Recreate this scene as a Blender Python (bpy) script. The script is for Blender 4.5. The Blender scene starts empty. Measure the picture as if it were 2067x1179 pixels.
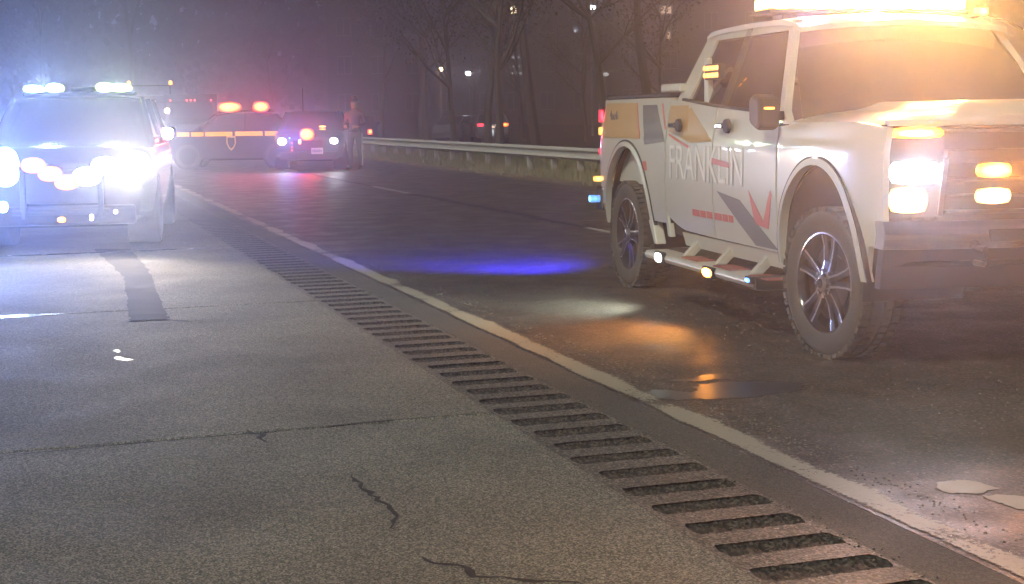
import bpy, bmesh, math, random
from mathutils import Vector, Matrix
random.seed(7)
R = math.radians
scene = bpy.context.scene
C = scene.collection

# ------------------------------------------------------------------ camera
H = 1.44
cam_d = bpy.data.cameras.new('camera')
cam_d.sensor_width = 36.0
cam_d.lens = 36.0 * 2900.0 / 2067.0
cam_d.clip_end = 1500
cam_d.clip_start = 0.05
cam = bpy.data.objects.new('camera', cam_d)
C.objects.link(cam)
cam.matrix_world = Matrix.Translation((0, 0, H)) @ Matrix.Rotation(R(90 - 7.05), 4, 'X') @ Matrix.Rotation(R(-0.7), 4, 'Z')
scene.camera = cam

# ------------------------------------------------------------------ sky, fill sun, exposure
SUN_EL, SUN_AZ = 40.0, 215.0      # azimuth of the light source measured clockwise from +Y
w = bpy.data.worlds.new('World')
scene.world = w
w.use_nodes = True
nt = w.node_tree
nt.nodes.clear()
sky = nt.nodes.new('ShaderNodeTexSky')
sky.sky_type = 'NISHITA'
sky.sun_disc = False
sky.sun_elevation = R(SUN_EL)
sky.sun_rotation = R(SUN_AZ)
bg = nt.nodes.new('ShaderNodeBackground')
bg.inputs['Strength'].default_value = 0.0066
wo = nt.nodes.new('ShaderNodeOutputWorld')
nt.links.new(sky.outputs[0], bg.inputs[0])
nt.links.new(bg.outputs[0], wo.inputs[0])

sd = bpy.data.lights.new('fill_sun', 'SUN')  # sun lamp added as broad fill for the foreground
sd.energy = 2.25
sd.angle = R(4.0)
sd.color = (1.0, 0.98, 0.76)
so = bpy.data.objects.new('fill_sun', sd)
C.objects.link(so)
_d = Vector((math.sin(R(SUN_AZ)) * math.cos(R(SUN_EL)), math.cos(R(SUN_AZ)) * math.cos(R(SUN_EL)), math.sin(R(SUN_EL))))
so.rotation_euler = (-_d).to_track_quat('-Z', 'Y').to_euler()
so.location = (0, 0, 30)

scene.view_settings.view_transform = 'Standard'
scene.view_settings.look = 'None'
scene.view_settings.exposure = 0.22
scene.view_settings.gamma = 1.0
scene.view_settings.use_curve_mapping = False
cy = scene.cycles
cy.use_denoising = True
try:
    cy.denoiser = 'OPENIMAGEDENOISE'
except Exception:
    pass
cy.max_bounces = 6
cy.diffuse_bounces = 2
cy.glossy_bounces = 3
cy.transmission_bounces = 4
cy.volume_bounces = 0
cy.transparent_max_bounces = 8
cy.sample_clamp_indirect = 4.0
cy.use_light_tree = True

# ------------------------------------------------------------------ materials
def new_mat(name):
    m = bpy.data.materials.new(name)
    m.use_nodes = True
    return m, m.node_tree, m.node_tree.nodes['Principled BSDF']

def mat(name, col, rough=0.5, metal=0.0, coat=0.0, bump=0.0, bscale=40.0, var=0.0, vscale=3.0, spec=0.5):
    m, t, p = new_mat(name)
    p.inputs['Base Color'].default_value = (*col, 1)
    p.inputs['Roughness'].default_value = rough
    p.inputs['Metallic'].default_value = metal
    p.inputs['Coat Weight'].default_value = coat
    p.inputs['Coat Roughness'].default_value = 0.06
    p.inputs['Specular IOR Level'].default_value = spec
    tc = t.nodes.new('ShaderNodeTexCoord')
    if var > 0:
        n = t.nodes.new('ShaderNodeTexNoise')
        n.inputs['Scale'].default_value = vscale
        n.inputs['Detail'].default_value = 5
        t.links.new(tc.outputs['Object'], n.inputs['Vector'])
        mx = t.nodes.new('ShaderNodeMix'); mx.data_type = 'RGBA'
        mx.inputs[6].default_value = (*[c * (1 - var) for c in col], 1)
        mx.inputs[7].default_value = (*[min(1, c * (1 + var)) for c in col], 1)
        t.links.new(n.outputs['Fac'], mx.inputs[0])
        t.links.new(mx.outputs[2], p.inputs['Base Color'])
        mr = t.nodes.new('ShaderNodeMapRange')
        mr.inputs['From Min'].default_value = 0.3; mr.inputs['From Max'].default_value = 0.7
        mr.inputs['To Min'].default_value = max(0.02, rough * (1 - var * .6)); mr.inputs['To Max'].default_value = min(1, rough * (1 + var * .6))
        t.links.new(n.outputs['Fac'], mr.inputs['Value'])
        t.links.new(mr.outputs[0], p.inputs['Roughness'])
    if bump > 0:
        n2 = t.nodes.new('ShaderNodeTexNoise')
        n2.inputs['Scale'].default_value = bscale
        n2.inputs['Detail'].default_value = 4
        t.links.new(tc.outputs['Object'], n2.inputs['Vector'])
        b = t.nodes.new('ShaderNodeBump')
        b.inputs['Strength'].default_value = bump
        b.inputs['Distance'].default_value = 0.01
        t.links.new(n2.outputs['Fac'], b.inputs['Height'])
        t.links.new(b.outputs[0], p.inputs['Normal'])
    return m

def emit(name, col, strength, hot=6.0, base=0.25, flat=(.15, 1, 1), r0=.12, r1=.62):
    """lamp lens: bright hot spot in the middle falling off to a coloured rim"""
    m, t, p = new_mat(name)
    p.inputs['Base Color'].default_value = (*[min(1, c * .6 + .02) for c in col], 1)
    p.inputs['Roughness'].default_value = 0.25
    tc = t.nodes.new('ShaderNodeTexCoord')
    sub = t.nodes.new('ShaderNodeVectorMath'); sub.operation = 'DISTANCE'
    sub.inputs[1].default_value = (.5, .5, .5)
    fl = t.nodes.new('ShaderNodeVectorMath'); fl.operation = 'MULTIPLY_ADD'
    fl.inputs[1].default_value = flat; fl.inputs[2].default_value = tuple(.5 - .5 * q for q in flat)
    t.links.new(tc.outputs['Generated'], fl.inputs[0]); t.links.new(fl.outputs[0], sub.inputs[0])
    mr = t.nodes.new('ShaderNodeMapRange')
    mr.interpolation_type = 'SMOOTHSTEP'
    mr.inputs['From Min'].default_value = r0; mr.inputs['From Max'].default_value = r1
    mr.inputs['To Min'].default_value = strength * hot; mr.inputs['To Max'].default_value = strength * base
    t.links.new(sub.outputs['Value'], mr.inputs['Value'])
    p.inputs['Emission Color'].default_value = (*col, 1)
    t.links.new(mr.outputs[0], p.inputs['Emission Strength'])
    return m

def asphalt(name, base, dark, light, grain=150.0, rough=0.62, glint=0.35, patch=0.25, tint=(1, 1, 1), bumpd=0.006, sheen_lo=0.4):
    m, t, p = new_mat(name)
    L = t.links
    tc = t.nodes.new('ShaderNodeTexCoord')
    vo = t.nodes.new('ShaderNodeTexVoronoi'); vo.inputs['Scale'].default_value = grain
    L.new(tc.outputs['Object'], vo.inputs['Vector'])
    no = t.nodes.new('ShaderNodeTexNoise'); no.inputs['Scale'].default_value = grain * .35; no.inputs['Detail'].default_value = 6; no.inputs['Roughness'].default_value = .75
    L.new(tc.outputs['Object'], no.inputs['Vector'])
    ramp = t.nodes.new('ShaderNodeValToRGB')
    e = ramp.color_ramp.elements
    e[0].position = .30; e[0].color = (*dark, 1)
    e[1].position = .78; e[1].color = (*light, 1)
    m1 = ramp.color_ramp.elements.new(.52); m1.color = (*base, 1)
    # stone value: random per cell mixed with noise
    sepc = t.nodes.new('ShaderNodeSeparateColor'); L.new(vo.outputs['Color'], sepc.inputs[0])
    mixv = t.nodes.new('ShaderNodeMix'); mixv.data_type = 'FLOAT'; mixv.inputs[0].default_value = .55
    L.new(no.outputs['Fac'], mixv.inputs[2]); L.new(sepc.outputs[0], mixv.inputs[3])
    L.new(mixv.outputs[0], ramp.inputs[0])
    # hue drift of aggregate
    hue = t.nodes.new('ShaderNodeMix'); hue.data_type = 'RGBA'; hue.blend_type = 'MULTIPLY'; hue.inputs[0].default_value = .22
    L.new(ramp.outputs[0], hue.inputs[6]); L.new(vo.outputs['Color'], hue.inputs[7])
    # broad patches / stains
    n2 = t.nodes.new('ShaderNodeTexNoise'); n2.inputs['Scale'].default_value = .9; n2.inputs['Detail'].default_value = 6; n2.inputs['Roughness'].default_value = .6
    L.new(tc.outputs['Object'], n2.inputs['Vector'])
    mr = t.nodes.new('ShaderNodeMapRange'); mr.inputs['From Min'].default_value = .3; mr.inputs['From Max'].default_value = .7
    mr.inputs['To Min'].default_value = 1 - patch; mr.inputs['To Max'].default_value = 1 + patch
    L.new(n2.outputs['Fac'], mr.inputs['Value'])
    mul = t.nodes.new('ShaderNodeVectorMath'); mul.operation = 'SCALE'
    L.new(hue.outputs[2], mul.inputs[0]); L.new(mr.outputs[0], mul.inputs['Scale'])
    # rare pale stones
    gt = t.nodes.new('ShaderNodeMath'); gt.operation = 'GREATER_THAN'; gt.inputs[1].default_value = .985
    L.new(sepc.outputs[1], gt.inputs[0])
    gm = t.nodes.new('ShaderNodeMath'); gm.operation = 'MULTIPLY'; gm.inputs[1].default_value = glint
    L.new(gt.outputs[0], gm.inputs[0])
    mg = t.nodes.new('ShaderNodeMix'); mg.data_type = 'RGBA'; mg.inputs[7].default_value = (.62, .6, .55, 1)
    L.new(gm.outputs[0], mg.inputs[0]); L.new(mul.outputs[0], mg.inputs[6])
    L.new(mg.outputs[2], p.inputs['Base Color'])
    # roughness: damp shiny bits
    n3 = t.nodes.new('ShaderNodeTexNoise'); n3.inputs['Scale'].default_value = 2.3; n3.inputs['Detail'].default_value = 8
    L.new(tc.outputs['Object'], n3.inputs['Vector'])
    mr3 = t.nodes.new('ShaderNodeMapRange'); mr3.inputs['From Min'].default_value = .35; mr3.inputs['From Max'].default_value = .6
    mr3.inputs['To Min'].default_value = sheen_lo; mr3.inputs['To Max'].default_value = rough
    L.new(n3.outputs['Fac'], mr3.inputs['Value']); L.new(mr3.outputs[0], p.inputs['Roughness'])
    bp = t.nodes.new('ShaderNodeBump'); bp.inputs['Strength'].default_value = .75; bp.inputs['Distance'].default_value = bumpd
    L.new(mixv.outputs[0], bp.inputs['Height'])
    L.new(bp.outputs[0], p.inputs['Normal'])
    return m

def glass_mat(name, tint=(.25, .25, .28), gloss=.12):
    m = bpy.data.materials.new(name); m.use_nodes = True
    t = m.node_tree; t.nodes.clear()
    o = t.nodes.new('ShaderNodeOutputMaterial')
    tr = t.nodes.new('ShaderNodeBsdfTransparent'); tr.inputs[0].default_value = (*tint, 1)
    gl = t.nodes.new('ShaderNodeBsdfGlossy'); gl.inputs['Roughness'].default_value = .04
    fr = t.nodes.new('ShaderNodeFresnel'); fr.inputs[0].default_value = 1.5
    ad = t.nodes.new('ShaderNodeMath'); ad.operation = 'ADD'; ad.inputs[1].default_value = gloss * .3
    mx = t.nodes.new('ShaderNodeMixShader')
    t.links.new(fr.outputs[0], ad.inputs[0]); t.links.new(ad.outputs[0], mx.inputs[0])
    t.links.new(tr.outputs[0], mx.inputs[1]); t.links.new(gl.outputs[0], mx.inputs[2])
    t.links.new(mx.outputs[0], o.inputs['Surface'])
    return m

def paint_line(name, y0, y1, ragged, col=(.50, .47, .41), wear=.5):
    """worn road paint: coverage falls off raggedly past y1 (object -y is w)"""
    m, t, p = new_mat(name)
    L = t.links
    tc = t.nodes.new('ShaderNodeTexCoord')
    sp = t.nodes.new('ShaderNodeSeparateXYZ'); L.new(tc.outputs['Object'], sp.inputs[0])
    neg = t.nodes.new('ShaderNodeMath'); neg.operation = 'MULTIPLY'; neg.inputs[1].default_value = -1; L.new(sp.outputs['Y'], neg.inputs[0])
    a = t.nodes.new('ShaderNodeMapRange'); a.inputs['From Min'].default_value = y0 - .022; a.inputs['From Max'].default_value = y0 + .03
    L.new(neg.outputs[0], a.inputs['Value'])
    b = t.nodes.new('ShaderNodeMapRange'); b.inputs['From Min'].default_value = y1 + ragged; b.inputs['From Max'].default_value = y1 - .01
    L.new(neg.outputs[0], b.inputs['Value'])
    mul = t.nodes.new('ShaderNodeMath'); mul.operation = 'MULTIPLY'; L.new(a.outputs[0], mul.inputs[0]); L.new(b.outputs[0], mul.inputs[1])
    n = t.nodes.new('ShaderNodeTexNoise'); n.inputs['Scale'].default_value = 38; n.inputs['Detail'].default_value = 8; n.inputs['Roughness'].default_value = .8
    L.new(tc.outputs['Object'], n.inputs['Vector'])
    n1 = t.nodes.new('ShaderNodeTexNoise'); n1.inputs['Scale'].default_value = 1.6; n1.inputs['Detail'].default_value = 3
    L.new(tc.outputs['Object'], n1.inputs['Vector'])
    s1 = t.nodes.new('ShaderNodeMath'); s1.operation = 'ADD'; L.new(n.outputs['Fac'], s1.inputs[0]); L.new(n1.outputs['Fac'], s1.inputs[1])
    s2 = t.nodes.new('ShaderNodeMapRange'); s2.inputs['From Min'].default_value = .8; s2.inputs['From Max'].default_value = 1.25
    s2.inputs['To Min'].default_value = -wear; s2.inputs['To Max'].default_value = .25
    L.new(s1.outputs[0], s2.inputs['Value'])
    s3 = t.nodes.new('ShaderNodeMath'); s3.operation = 'ADD'; L.new(mul.outputs[0], s3.inputs[0]); L.new(s2.outputs[0], s3.inputs[1])
    s4 = t.nodes.new('ShaderNodeMapRange'); s4.inputs['From Min'].default_value = .42; s4.inputs['From Max'].default_value = .62
    L.new(s3.outputs[0], s4.inputs['Value'])
    p.inputs['Base Color'].default_value = (*col, 1)
    vmx = t.nodes.new('ShaderNodeMix'); vmx.data_type = 'RGBA'
    vmx.inputs[6].default_value = (*[c * .55 for c in col], 1); vmx.inputs[7].default_value = (*col, 1)
    L.new(n.outputs['Fac'], vmx.inputs[0]); L.new(vmx.outputs[2], p.inputs['Base Color'])
    p.inputs['Roughness'].default_value = .55
    L.new(s4.outputs[0], p.inputs['Alpha'])
    bp = t.nodes.new('ShaderNodeBump'); bp.inputs['Strength'].default_value = .5; bp.inputs['Distance'].default_value = .003
    L.new(n.outputs['Fac'], bp.inputs['Height']); L.new(bp.outputs[0], p.inputs['Normal'])
    return m

M = {}
M['shoulder'] = asphalt('shoulder_concrete', (.175, .170, .140), (.075, .073, .061), (.36, .35, .29), grain=165, rough=.86, patch=.27, sheen_lo=.74, bumpd=.003)
M['lane'] = asphalt('lane_asphalt', (.062, .054, .046), (.022, .019, .017), (.17, .15, .125), grain=95, rough=.62, patch=.3, bumpd=.006, sheen_lo=.40)
M['strip'] = asphalt('sealed_strip_asphalt', (.098, .090, .074), (.06, .055, .046), (.15, .14, .115), grain=170, rough=.82, patch=.2, glint=.1, bumpd=.004, sheen_lo=.72)
M['groove'] = asphalt('shaded_groove_asphalt', (.042, .038, .033), (.015, .014, .012), (.13, .12, .10), grain=85, rough=.9, patch=.3, glint=.06, sheen_lo=.85)  # darker than the land: recess shade and dirt put into the colour
M['land'] = asphalt('rumble_land_asphalt', (.12, .112, .094), (.05, .047, .04), (.25, .235, .20), grain=115, rough=.75, patch=.25, sheen_lo=.6)
M['far_shoulder'] = asphalt('far_shoulder_asphalt', (.075, .070, .062), (.035, .033, .03), (.15, .14, .12), grain=80, rough=.7, patch=.3)
M['tar'] = mat('crack_tar', (.018, .017, .016), rough=.85, bump=.4, bscale=60)
M['crackdirt'] = mat('crack_dirt', (.022, .020, .017), rough=.95, bump=.6, bscale=200, var=.5, vscale=60)
M['wet'] = mat('standing_water', (.012, .012, .013), rough=.3, spec=1.0, bump=.12, bscale=14)
M['dampseal'] = mat('damp_joint_seal', (.05, .048, .045), rough=.24, bump=.15, bscale=25, var=.4, vscale=9, spec=.8)
M['soil'] = mat('verge_soil', (.035, .030, .02), rough=.95, bump=.8, bscale=12, var=.45, vscale=4)
M['sand'] = mat('roadside_grit', (.17, .135, .09), rough=.95, bump=.7, bscale=60, var=.4, vscale=10)
M['whitepaint'] = mat('truck_white_paint', (.60, .59, .53), rough=.32, coat=.6, var=.06, vscale=2.2)
M['trim'] = mat('black_trim', (.018, .017, .018), rough=.55)
M['gap'] = mat('underbody_black', (.01, .01, .01), rough=.9)
M['rubber'] = mat('tyre_rubber', (.045, .042, .038), rough=.78, bump=.3, bscale=60, var=.3, vscale=9)
M['rubber_dusty'] = mat('dusty_tyre_rubber', (.075, .07, .062), rough=.85, bump=.4, bscale=70, var=.35, vscale=14)
M['rimblack'] = mat('gloss_black_rim', (.012, .011, .013), rough=.15, coat=.5)
M['chrome'] = mat('chrome', (.75, .75, .76), rough=.09, metal=1)
M['machined'] = mat('machined_alloy', (.72, .71, .70), rough=.22, metal=1)
M['steelstep'] = mat('brushed_step_metal', (.62, .60, .55), rough=.4, metal=.35, var=.15, vscale=8)
M['interior'] = mat('cab_interior', (.035, .03, .032), rough=.8)
M['headliner'] = mat('cab_headliner', (.30, .27, .25), rough=.9)
M['glass'] = glass_mat('tinted_side_glass', (.22, .20, .22))
M['windshield'] = glass_mat('windshield_glass', (.55, .55, .56))
M['lens'] = mat('clear_lens', (.55, .55, .58), rough=.08, coat=1)
M['redlens'] = mat('red_lens', (.35, .01, .015), rough=.12, coat=1)
M['decal_grey'] = mat('grey_decal', (.155, .155, .165), rough=.35, coat=.3, var=.12, vscale=6)
M['decal_gold'] = mat('gold_decal', (.58, .36, .15), rough=.34, coat=.4, var=.14, vscale=3)
M['decal_red'] = mat('red_decal', (.60, .13, .09), rough=.4)
M['decal_letter'] = mat('pale_lettering', (.80, .78, .73), rough=.4)
M['decal_letter_edge'] = mat('lettering_outline', (.60, .58, .55), rough=.4)
M['galv'] = mat('galvanised_steel', (.62, .63, .61), rough=.42, metal=.15, var=.25, vscale=5)
M['postwood'] = mat('guardrail_post_steel', (.5, .49, .45), rough=.7, var=.3, vscale=9)
M['bark'] = mat('bark', (.055, .05, .042), rough=.95, bump=.9, bscale=9, var=.4, vscale=6)
M['leaf'] = mat('autumn_leaves', (.032, .034, .02), rough=.8, var=.5, vscale=1.2)
M['leaf2'] = mat('dark_leaves', (.022, .028, .018), rough=.8, var=.5, vscale=1.4)
M['grass'] = mat('verge_grass', (.20, .22, .10), rough=.8, var=.45, vscale=1.1)
M['drygrass'] = mat('dry_grass', (.36, .30, .18), rough=.85, var=.4, vscale=2)
M['wall'] = mat('render_wall', (.035, .032, .034), rough=.9, var=.2, vscale=.6)
M['roof'] = mat('dark_roof', (.05, .045, .045), rough=.9)
M['darkwin'] = mat('dark_window', (.02, .022, .03), rough=.1, coat=.4)
M['frame'] = mat('window_frame', (.25, .24, .23), rough=.6)
M['litwin'] = emit('lit_window', (1, .74, .42), 7, 1.5, 1.0)
M['dimwin'] = emit('dim_window', (1, .70, .5), 1.2, 1.2, 1.0)
M['stairlit'] = emit('stairwell_window', (.75, .85, .9), .8, 1.3, 1.0)
M['pole'] = mat('lamp_pole', (.16, .16, .16), rough=.6)
M['lamp_warm'] = emit('warm_street_lamp', (1, .62, .3), 60, 1.5, 1)
M['lamp_white'] = emit('white_street_lamp', (.85, .9, 1), 60, 1.5, 1)
# vehicle lamps
M['e_white'] = emit('white_led', (.86, .93, 1), 9, 3, .6)
M['e_whitehot'] = emit('headlamp_white', (.84, .92, 1), 16, 3, .9)
M['e_cyanwhite'] = emit('blue_white_strobe', (.55, .85, 1), 16, 3, .5)
M['e_greenwhite'] = emit('green_white_strobe', (.62, 1, .34), 2.6, 4, .4)
M['e_amber'] = emit('amber_lamp', (1, .36, .03), 2.2, 6, .45)
M['e_amberhot'] = emit('amber_strobe', (1, .42, .06), 3.2, 5, .35)
M['e_amberdim'] = emit('amber_marker', (1, .42, .08), 3.0, 2.5, .6)
M['e_warmwhite'] = emit('warm_white_lamp', (1, .62, .25), 4, 5, .35)
M['e_red'] = emit('red_strobe', (1, .14, .03), 2.2, 6, .4)
M['e_redside'] = emit('red_roof_strobe', (1, .13, .03), 2.2, 6, .4, flat=(1, .15, 1))
M['e_reddim'] = emit('red_marker', (1, .10, .08), 2.2, 3, .5)
M['e_redpink'] = emit('red_tail_lamp', (1, .05, .09), 1.6, 3, .5)
M['e_orange'] = emit('orange_led', (1, .34, .02), 1.4, 3, .6)
M['e_blue'] = emit('blue_led', (.12, .35, 1), 2.5, 3, .5, flat=(1, .2, 1))
M['e_stepwhite'] = emit('step_white', (.9, 1, .9), 5, 5, .6, flat=(1, .1, 1))
M['e_stepamber'] = emit('step_amber', (1, .33, .03), 24, 6, .08, flat=(1, .1, 1))
M['e_bar'] = emit('light_bar_module', (1, .52, .13), 5, 8, .22, flat=(.1, .8, 1), r0=.25, r1=.62)
M['navy'] = mat('navy_car_paint', (.018, .022, .05), rough=.25, coat=.8)
M['darkcar'] = mat('dark_car_paint', (.022, .02, .026), rough=.25, coat=.8)
M['silvercar'] = mat('silver_car_paint', (.45, .47, .5), rough=.3, metal=.3, coat=.6)
M['greycar'] = mat('grey_car_paint', (.12, .125, .14), rough=.3, coat=.6)
M['whitecar'] = mat('white_car_paint', (.6, .62, .64), rough=.3, coat=.6)
M['goldband'] = emit('glowing_gold_band', (1, .36, .02), 1.5, 1.0, .85)  # lamp light returned by the band is put in as emission
M['goldtrim'] = mat('gold_shield_trim', (.75, .55, .2), rough=.35)
M['plate'] = mat('licence_plate', (.65, .58, .60), rough=.5)
M['platetext'] = mat('licence_plate_characters', (.10, .10, .22), rough=.5)
M['skin'] = mat('skin', (.45, .28, .2), rough=.6)
M['trousers'] = mat('dark_grey_trousers', (.13, .14, .16), rough=.9, bump=.3, bscale=40, var=.3, vscale=12)
M['shirt'] = mat('dark_jacket', (.075, .06, .07), rough=.85, bump=.3, bscale=40)
M['stripe'] = mat('pale_trouser_stripe', (.62, .62, .6), rough=.7)
M['boot'] = mat('black_boot', (.01, .01, .01), rough=.5)

# ------------------------------------------------------------------ mesh helpers
def rsq(u, v, k=.62):
    """square to rounded outline"""
    p, q = 2 * u - 1, 2 * v - 1
    a, b = p * math.sqrt(1 - q * q / 2), q * math.sqrt(1 - p * p / 2)
    p, q = p + (a - p) * k, q + (b - q) * k
    return (p + 1) / 2, (q + 1) / 2

class MB:
    def __init__(s): s.v = []; s.f = []; s.mi = []
    def add(s, vs, fs, mi=0):
        o = len(s.v); s.v += [tuple(q) for q in vs]; s.f += [tuple(i + o for i in q) for q in fs]; s.mi += [mi] * len(fs); return s
    def box(s, x0, x1, y0, y1, z0, z1, mi=0):
        vs = [(x, y, z) for x in (x0, x1) for y in (y0, y1) for z in (z0, z1)]
        return s.add(vs, [(0, 1, 3, 2), (4, 6, 7, 5), (0, 4, 5, 1), (2, 3, 7, 6), (0, 2, 6, 4), (1, 5, 7, 3)], mi)
    def prism(s, pts, axis, a, b, mi=0):
        def P(q, t):
            return {'x': (t, q[0], q[1]), 'y': (q[0], t, q[1]), 'z': (q[0], q[1], t)}[axis]
        n = len(pts); vs = [P(q, a) for q in pts] + [P(q, b) for q in pts]
        return s.add(vs, [tuple(range(n))[::-1], tuple(range(n, 2 * n))] + [(i, (i + 1) % n, (i + 1) % n + n, i + n) for i in range(n)], mi)
    def lathe(s, prof, axis, c, n=32, mi=0, closed=False):
        """prof = [(radius, along)]"""
        vs = []; m = len(prof)
        for k in range(n):
            a = 2 * math.pi * k / n; ca, sa = math.cos(a), math.sin(a)
            for r, t in prof:
                q = {'x': (t, r * ca, r * sa), 'y': (r * ca, t, r * sa), 'z': (r * ca, r * sa, t)}[axis]
                vs.append((q[0] + c[0], q[1] + c[1], q[2] + c[2]))
        fs = []
        for k in range(n):
            k2 = (k + 1) % n
            for j in range(m if closed else m - 1):
                j2 = (j + 1) % m
                fs.append((k * m + j, k2 * m + j, k2 * m + j2, k * m + j2))
        return s.add(vs, fs, mi)
    def disc(s, axis, c, r, a, b, n=24, mi=0):
        return s.lathe([(0.0005, a), (r, a), (r, b), (0.0005, b)], axis, c, n, mi)
    def tube(s, pts, r, n=8, mi=0):
        pts = [Vector(p) for p in pts]; rs = r if isinstance(r, (list, tuple)) else [r] * len(pts)
        vs = []; up = Vector((0, 0, 1))
        for i, p in enumerate(pts):
            d = (pts[min(i + 1, len(pts) - 1)] - pts[max(i - 1, 0)]).normalized()
            a = d.cross(up if abs(d.z) < .95 else Vector((1, 0, 0))).normalized(); b = d.cross(a)
            for k in range(n):
                t = 2 * math.pi * k / n
                vs.append(p + (a * math.cos(t) + b * math.sin(t)) * rs[i])
        fs = [(i * n + k, i * n + (k + 1) % n, (i + 1) * n + (k + 1) % n, (i + 1) * n + k) for i in range(len(pts) - 1) for k in range(n)]
        fs += [tuple(range(n))[::-1], tuple(range((len(pts) - 1) * n, len(pts) * n))]
        return s.add(vs, fs, mi)
    def sheet(s, fn, nu, nv, off, mi=0):
        """closed curved slab: fn(u,v)->point, off = offset vector for the back"""
        off = Vector(off)
        A = [Vector(fn(i / nu, j / nv)) for i in range(nu + 1) for j in range(nv + 1)]
        B = [a + off for a in A]; n = len(A); q = nv + 1
        fs = []
        for i in range(nu):
            for j in range(nv):
                a, b, c, d = i * q + j, (i + 1) * q + j, (i + 1) * q + j + 1, i * q + j + 1
                fs.append((a, b, c, d)); fs.append((n + d, n + c, n + b, n + a))
        edge = [i * q for i in range(nu + 1)] + [nu * q + j for j in range(1, q)] + [i * q + nv for i in range(nu - 1, -1, -1)] + [j for j in range(nv - 1, 0, -1)]
        for k in range(len(edge)):
            a, b = edge[k], edge[(k + 1) % len(edge)]
            fs.append((a, n + a, n + b, b))
        return s.add(A + B, fs, mi)
    def build(s, name, m, parent=None, smooth=False, bevel=0.0, kind=None, loc=None, rotz=0.0):
        me = bpy.data.meshes.new(name); me.from_pydata(s.v, [], s.f)
        ms = m if isinstance(m, (list, tuple)) else [m]
        for q in ms: me.materials.append(q)
        if len(ms) > 1: me.polygons.foreach_set('material_index', s.mi)
        bm = bmesh.new(); bm.from_mesh(me); bmesh.ops.remove_doubles(bm, verts=bm.verts, dist=1e-5); bmesh.ops.recalc_face_normals(bm, faces=bm.faces); bm.to_mesh(me); bm.free()
        o = bpy.data.objects.new(name, me); C.objects.link(o)
        if parent: o.parent = parent
        if loc: o.location = loc
        if rotz: o.rotation_euler.z = rotz
        if smooth:
            me.shade_smooth()
            try: me.set_sharp_from_angle(angle=R(38))
            except Exception: pass
        if bevel > 0:
            b = o.modifiers.new('bevel', 'BEVEL'); b.width = bevel; b.segments = 2; b.limit_method = 'ANGLE'; b.angle_limit = R(35)
        if kind: o['kind'] = kind
        return o

def tag(o, label=None, cat=None, group=None, kind=None):
    if label: o['label'] = label
    if cat: o['category'] = cat
    if group: o['group'] = group
    if kind: o['kind'] = kind
    return o

def empty(name, loc=(0, 0, 0), rz=0.0, label=None, cat=None, group=None):
    o = bpy.data.objects.new(name, None); C.objects.link(o); o.location = loc; o.rotation_euler.z = rz
    o.empty_display_size = .2
    return tag(o, label, cat, group)

def copy_tree(o, parent=None):
    c = o.copy(); C.objects.link(c); c.parent = parent
    for ch in o.children: copy_tree(ch, c)
    return c

def text_mesh(s, size, m, parent, origin, ax, up, name='lettering', depth=.0015, sx=1.0, bold=0.0):
    cu = bpy.data.curves.new(name, 'FONT'); cu.body = s; cu.size = size; cu.extrude = depth; cu.offset = bold; cu.resolution_u = 3
    tmp = bpy.data.objects.new('tmp', cu); C.objects.link(tmp)
    bpy.context.view_layer.update()
    me = bpy.data.meshes.new_from_object(tmp); bpy.data.objects.remove(tmp); bpy.data.curves.remove(cu)
    me.materials.clear(); me.materials.append(m)
    o = bpy.data.objects.new(name, me); C.objects.link(o); o.parent = parent
    ax = Vector(ax).normalized(); up = Vector(up).normalized(); n = ax.cross(up)
    mt = Matrix((ax * sx, up, n)).transposed().to_4x4(); mt.translation = Vector(origin)
    o.matrix_local = mt
    return o

def spot(name, parent, loc, target, watts, col, size=60, blend=.6, rad=.05):
    """the light a lamp throws; loc and target in the parent's coordinates"""
    d = bpy.data.lights.new(name, 'SPOT'); d.energy = watts; d.color = col; d.spot_size = R(size); d.spot_blend = blend; d.shadow_soft_size = rad
    o = bpy.data.objects.new(name, d); C.objects.link(o); o.parent = parent; o.location = loc
    o.rotation_euler = (Vector(target) - Vector(loc)).to_track_quat('-Z', 'Y').to_euler()
    return o

# ------------------------------------------------------------------ road frame: s along the road (away), w across (to the right)
TH = R(108.3)
U = Vector((math.cos(TH), math.sin(TH), 0)); V = Vector((math.sin(TH), -math.cos(TH), 0))
def rw(s, w_, z=0.0): return U * s + V * w_ + Vector((0, 0, z))
def rbuild(mb, name, m, parent=None, **k):
    if parent is None: k['rotz'] = TH
    return mb.build(name, m, parent, **k)
def strip(mb, s0, s1, w0, w1, z0, z1, mi=0): return mb.box(s0, s1, -w1, -w0, z0, z1, mi)

# ground
g = MB(); g.add([(-500, -500, -.07), (500, -500, -.07), (500, 700, -.07), (-500, 700, -.07)], [(0, 1, 2, 3)])
g.build('ground', M['soil'], kind='structure')
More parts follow.
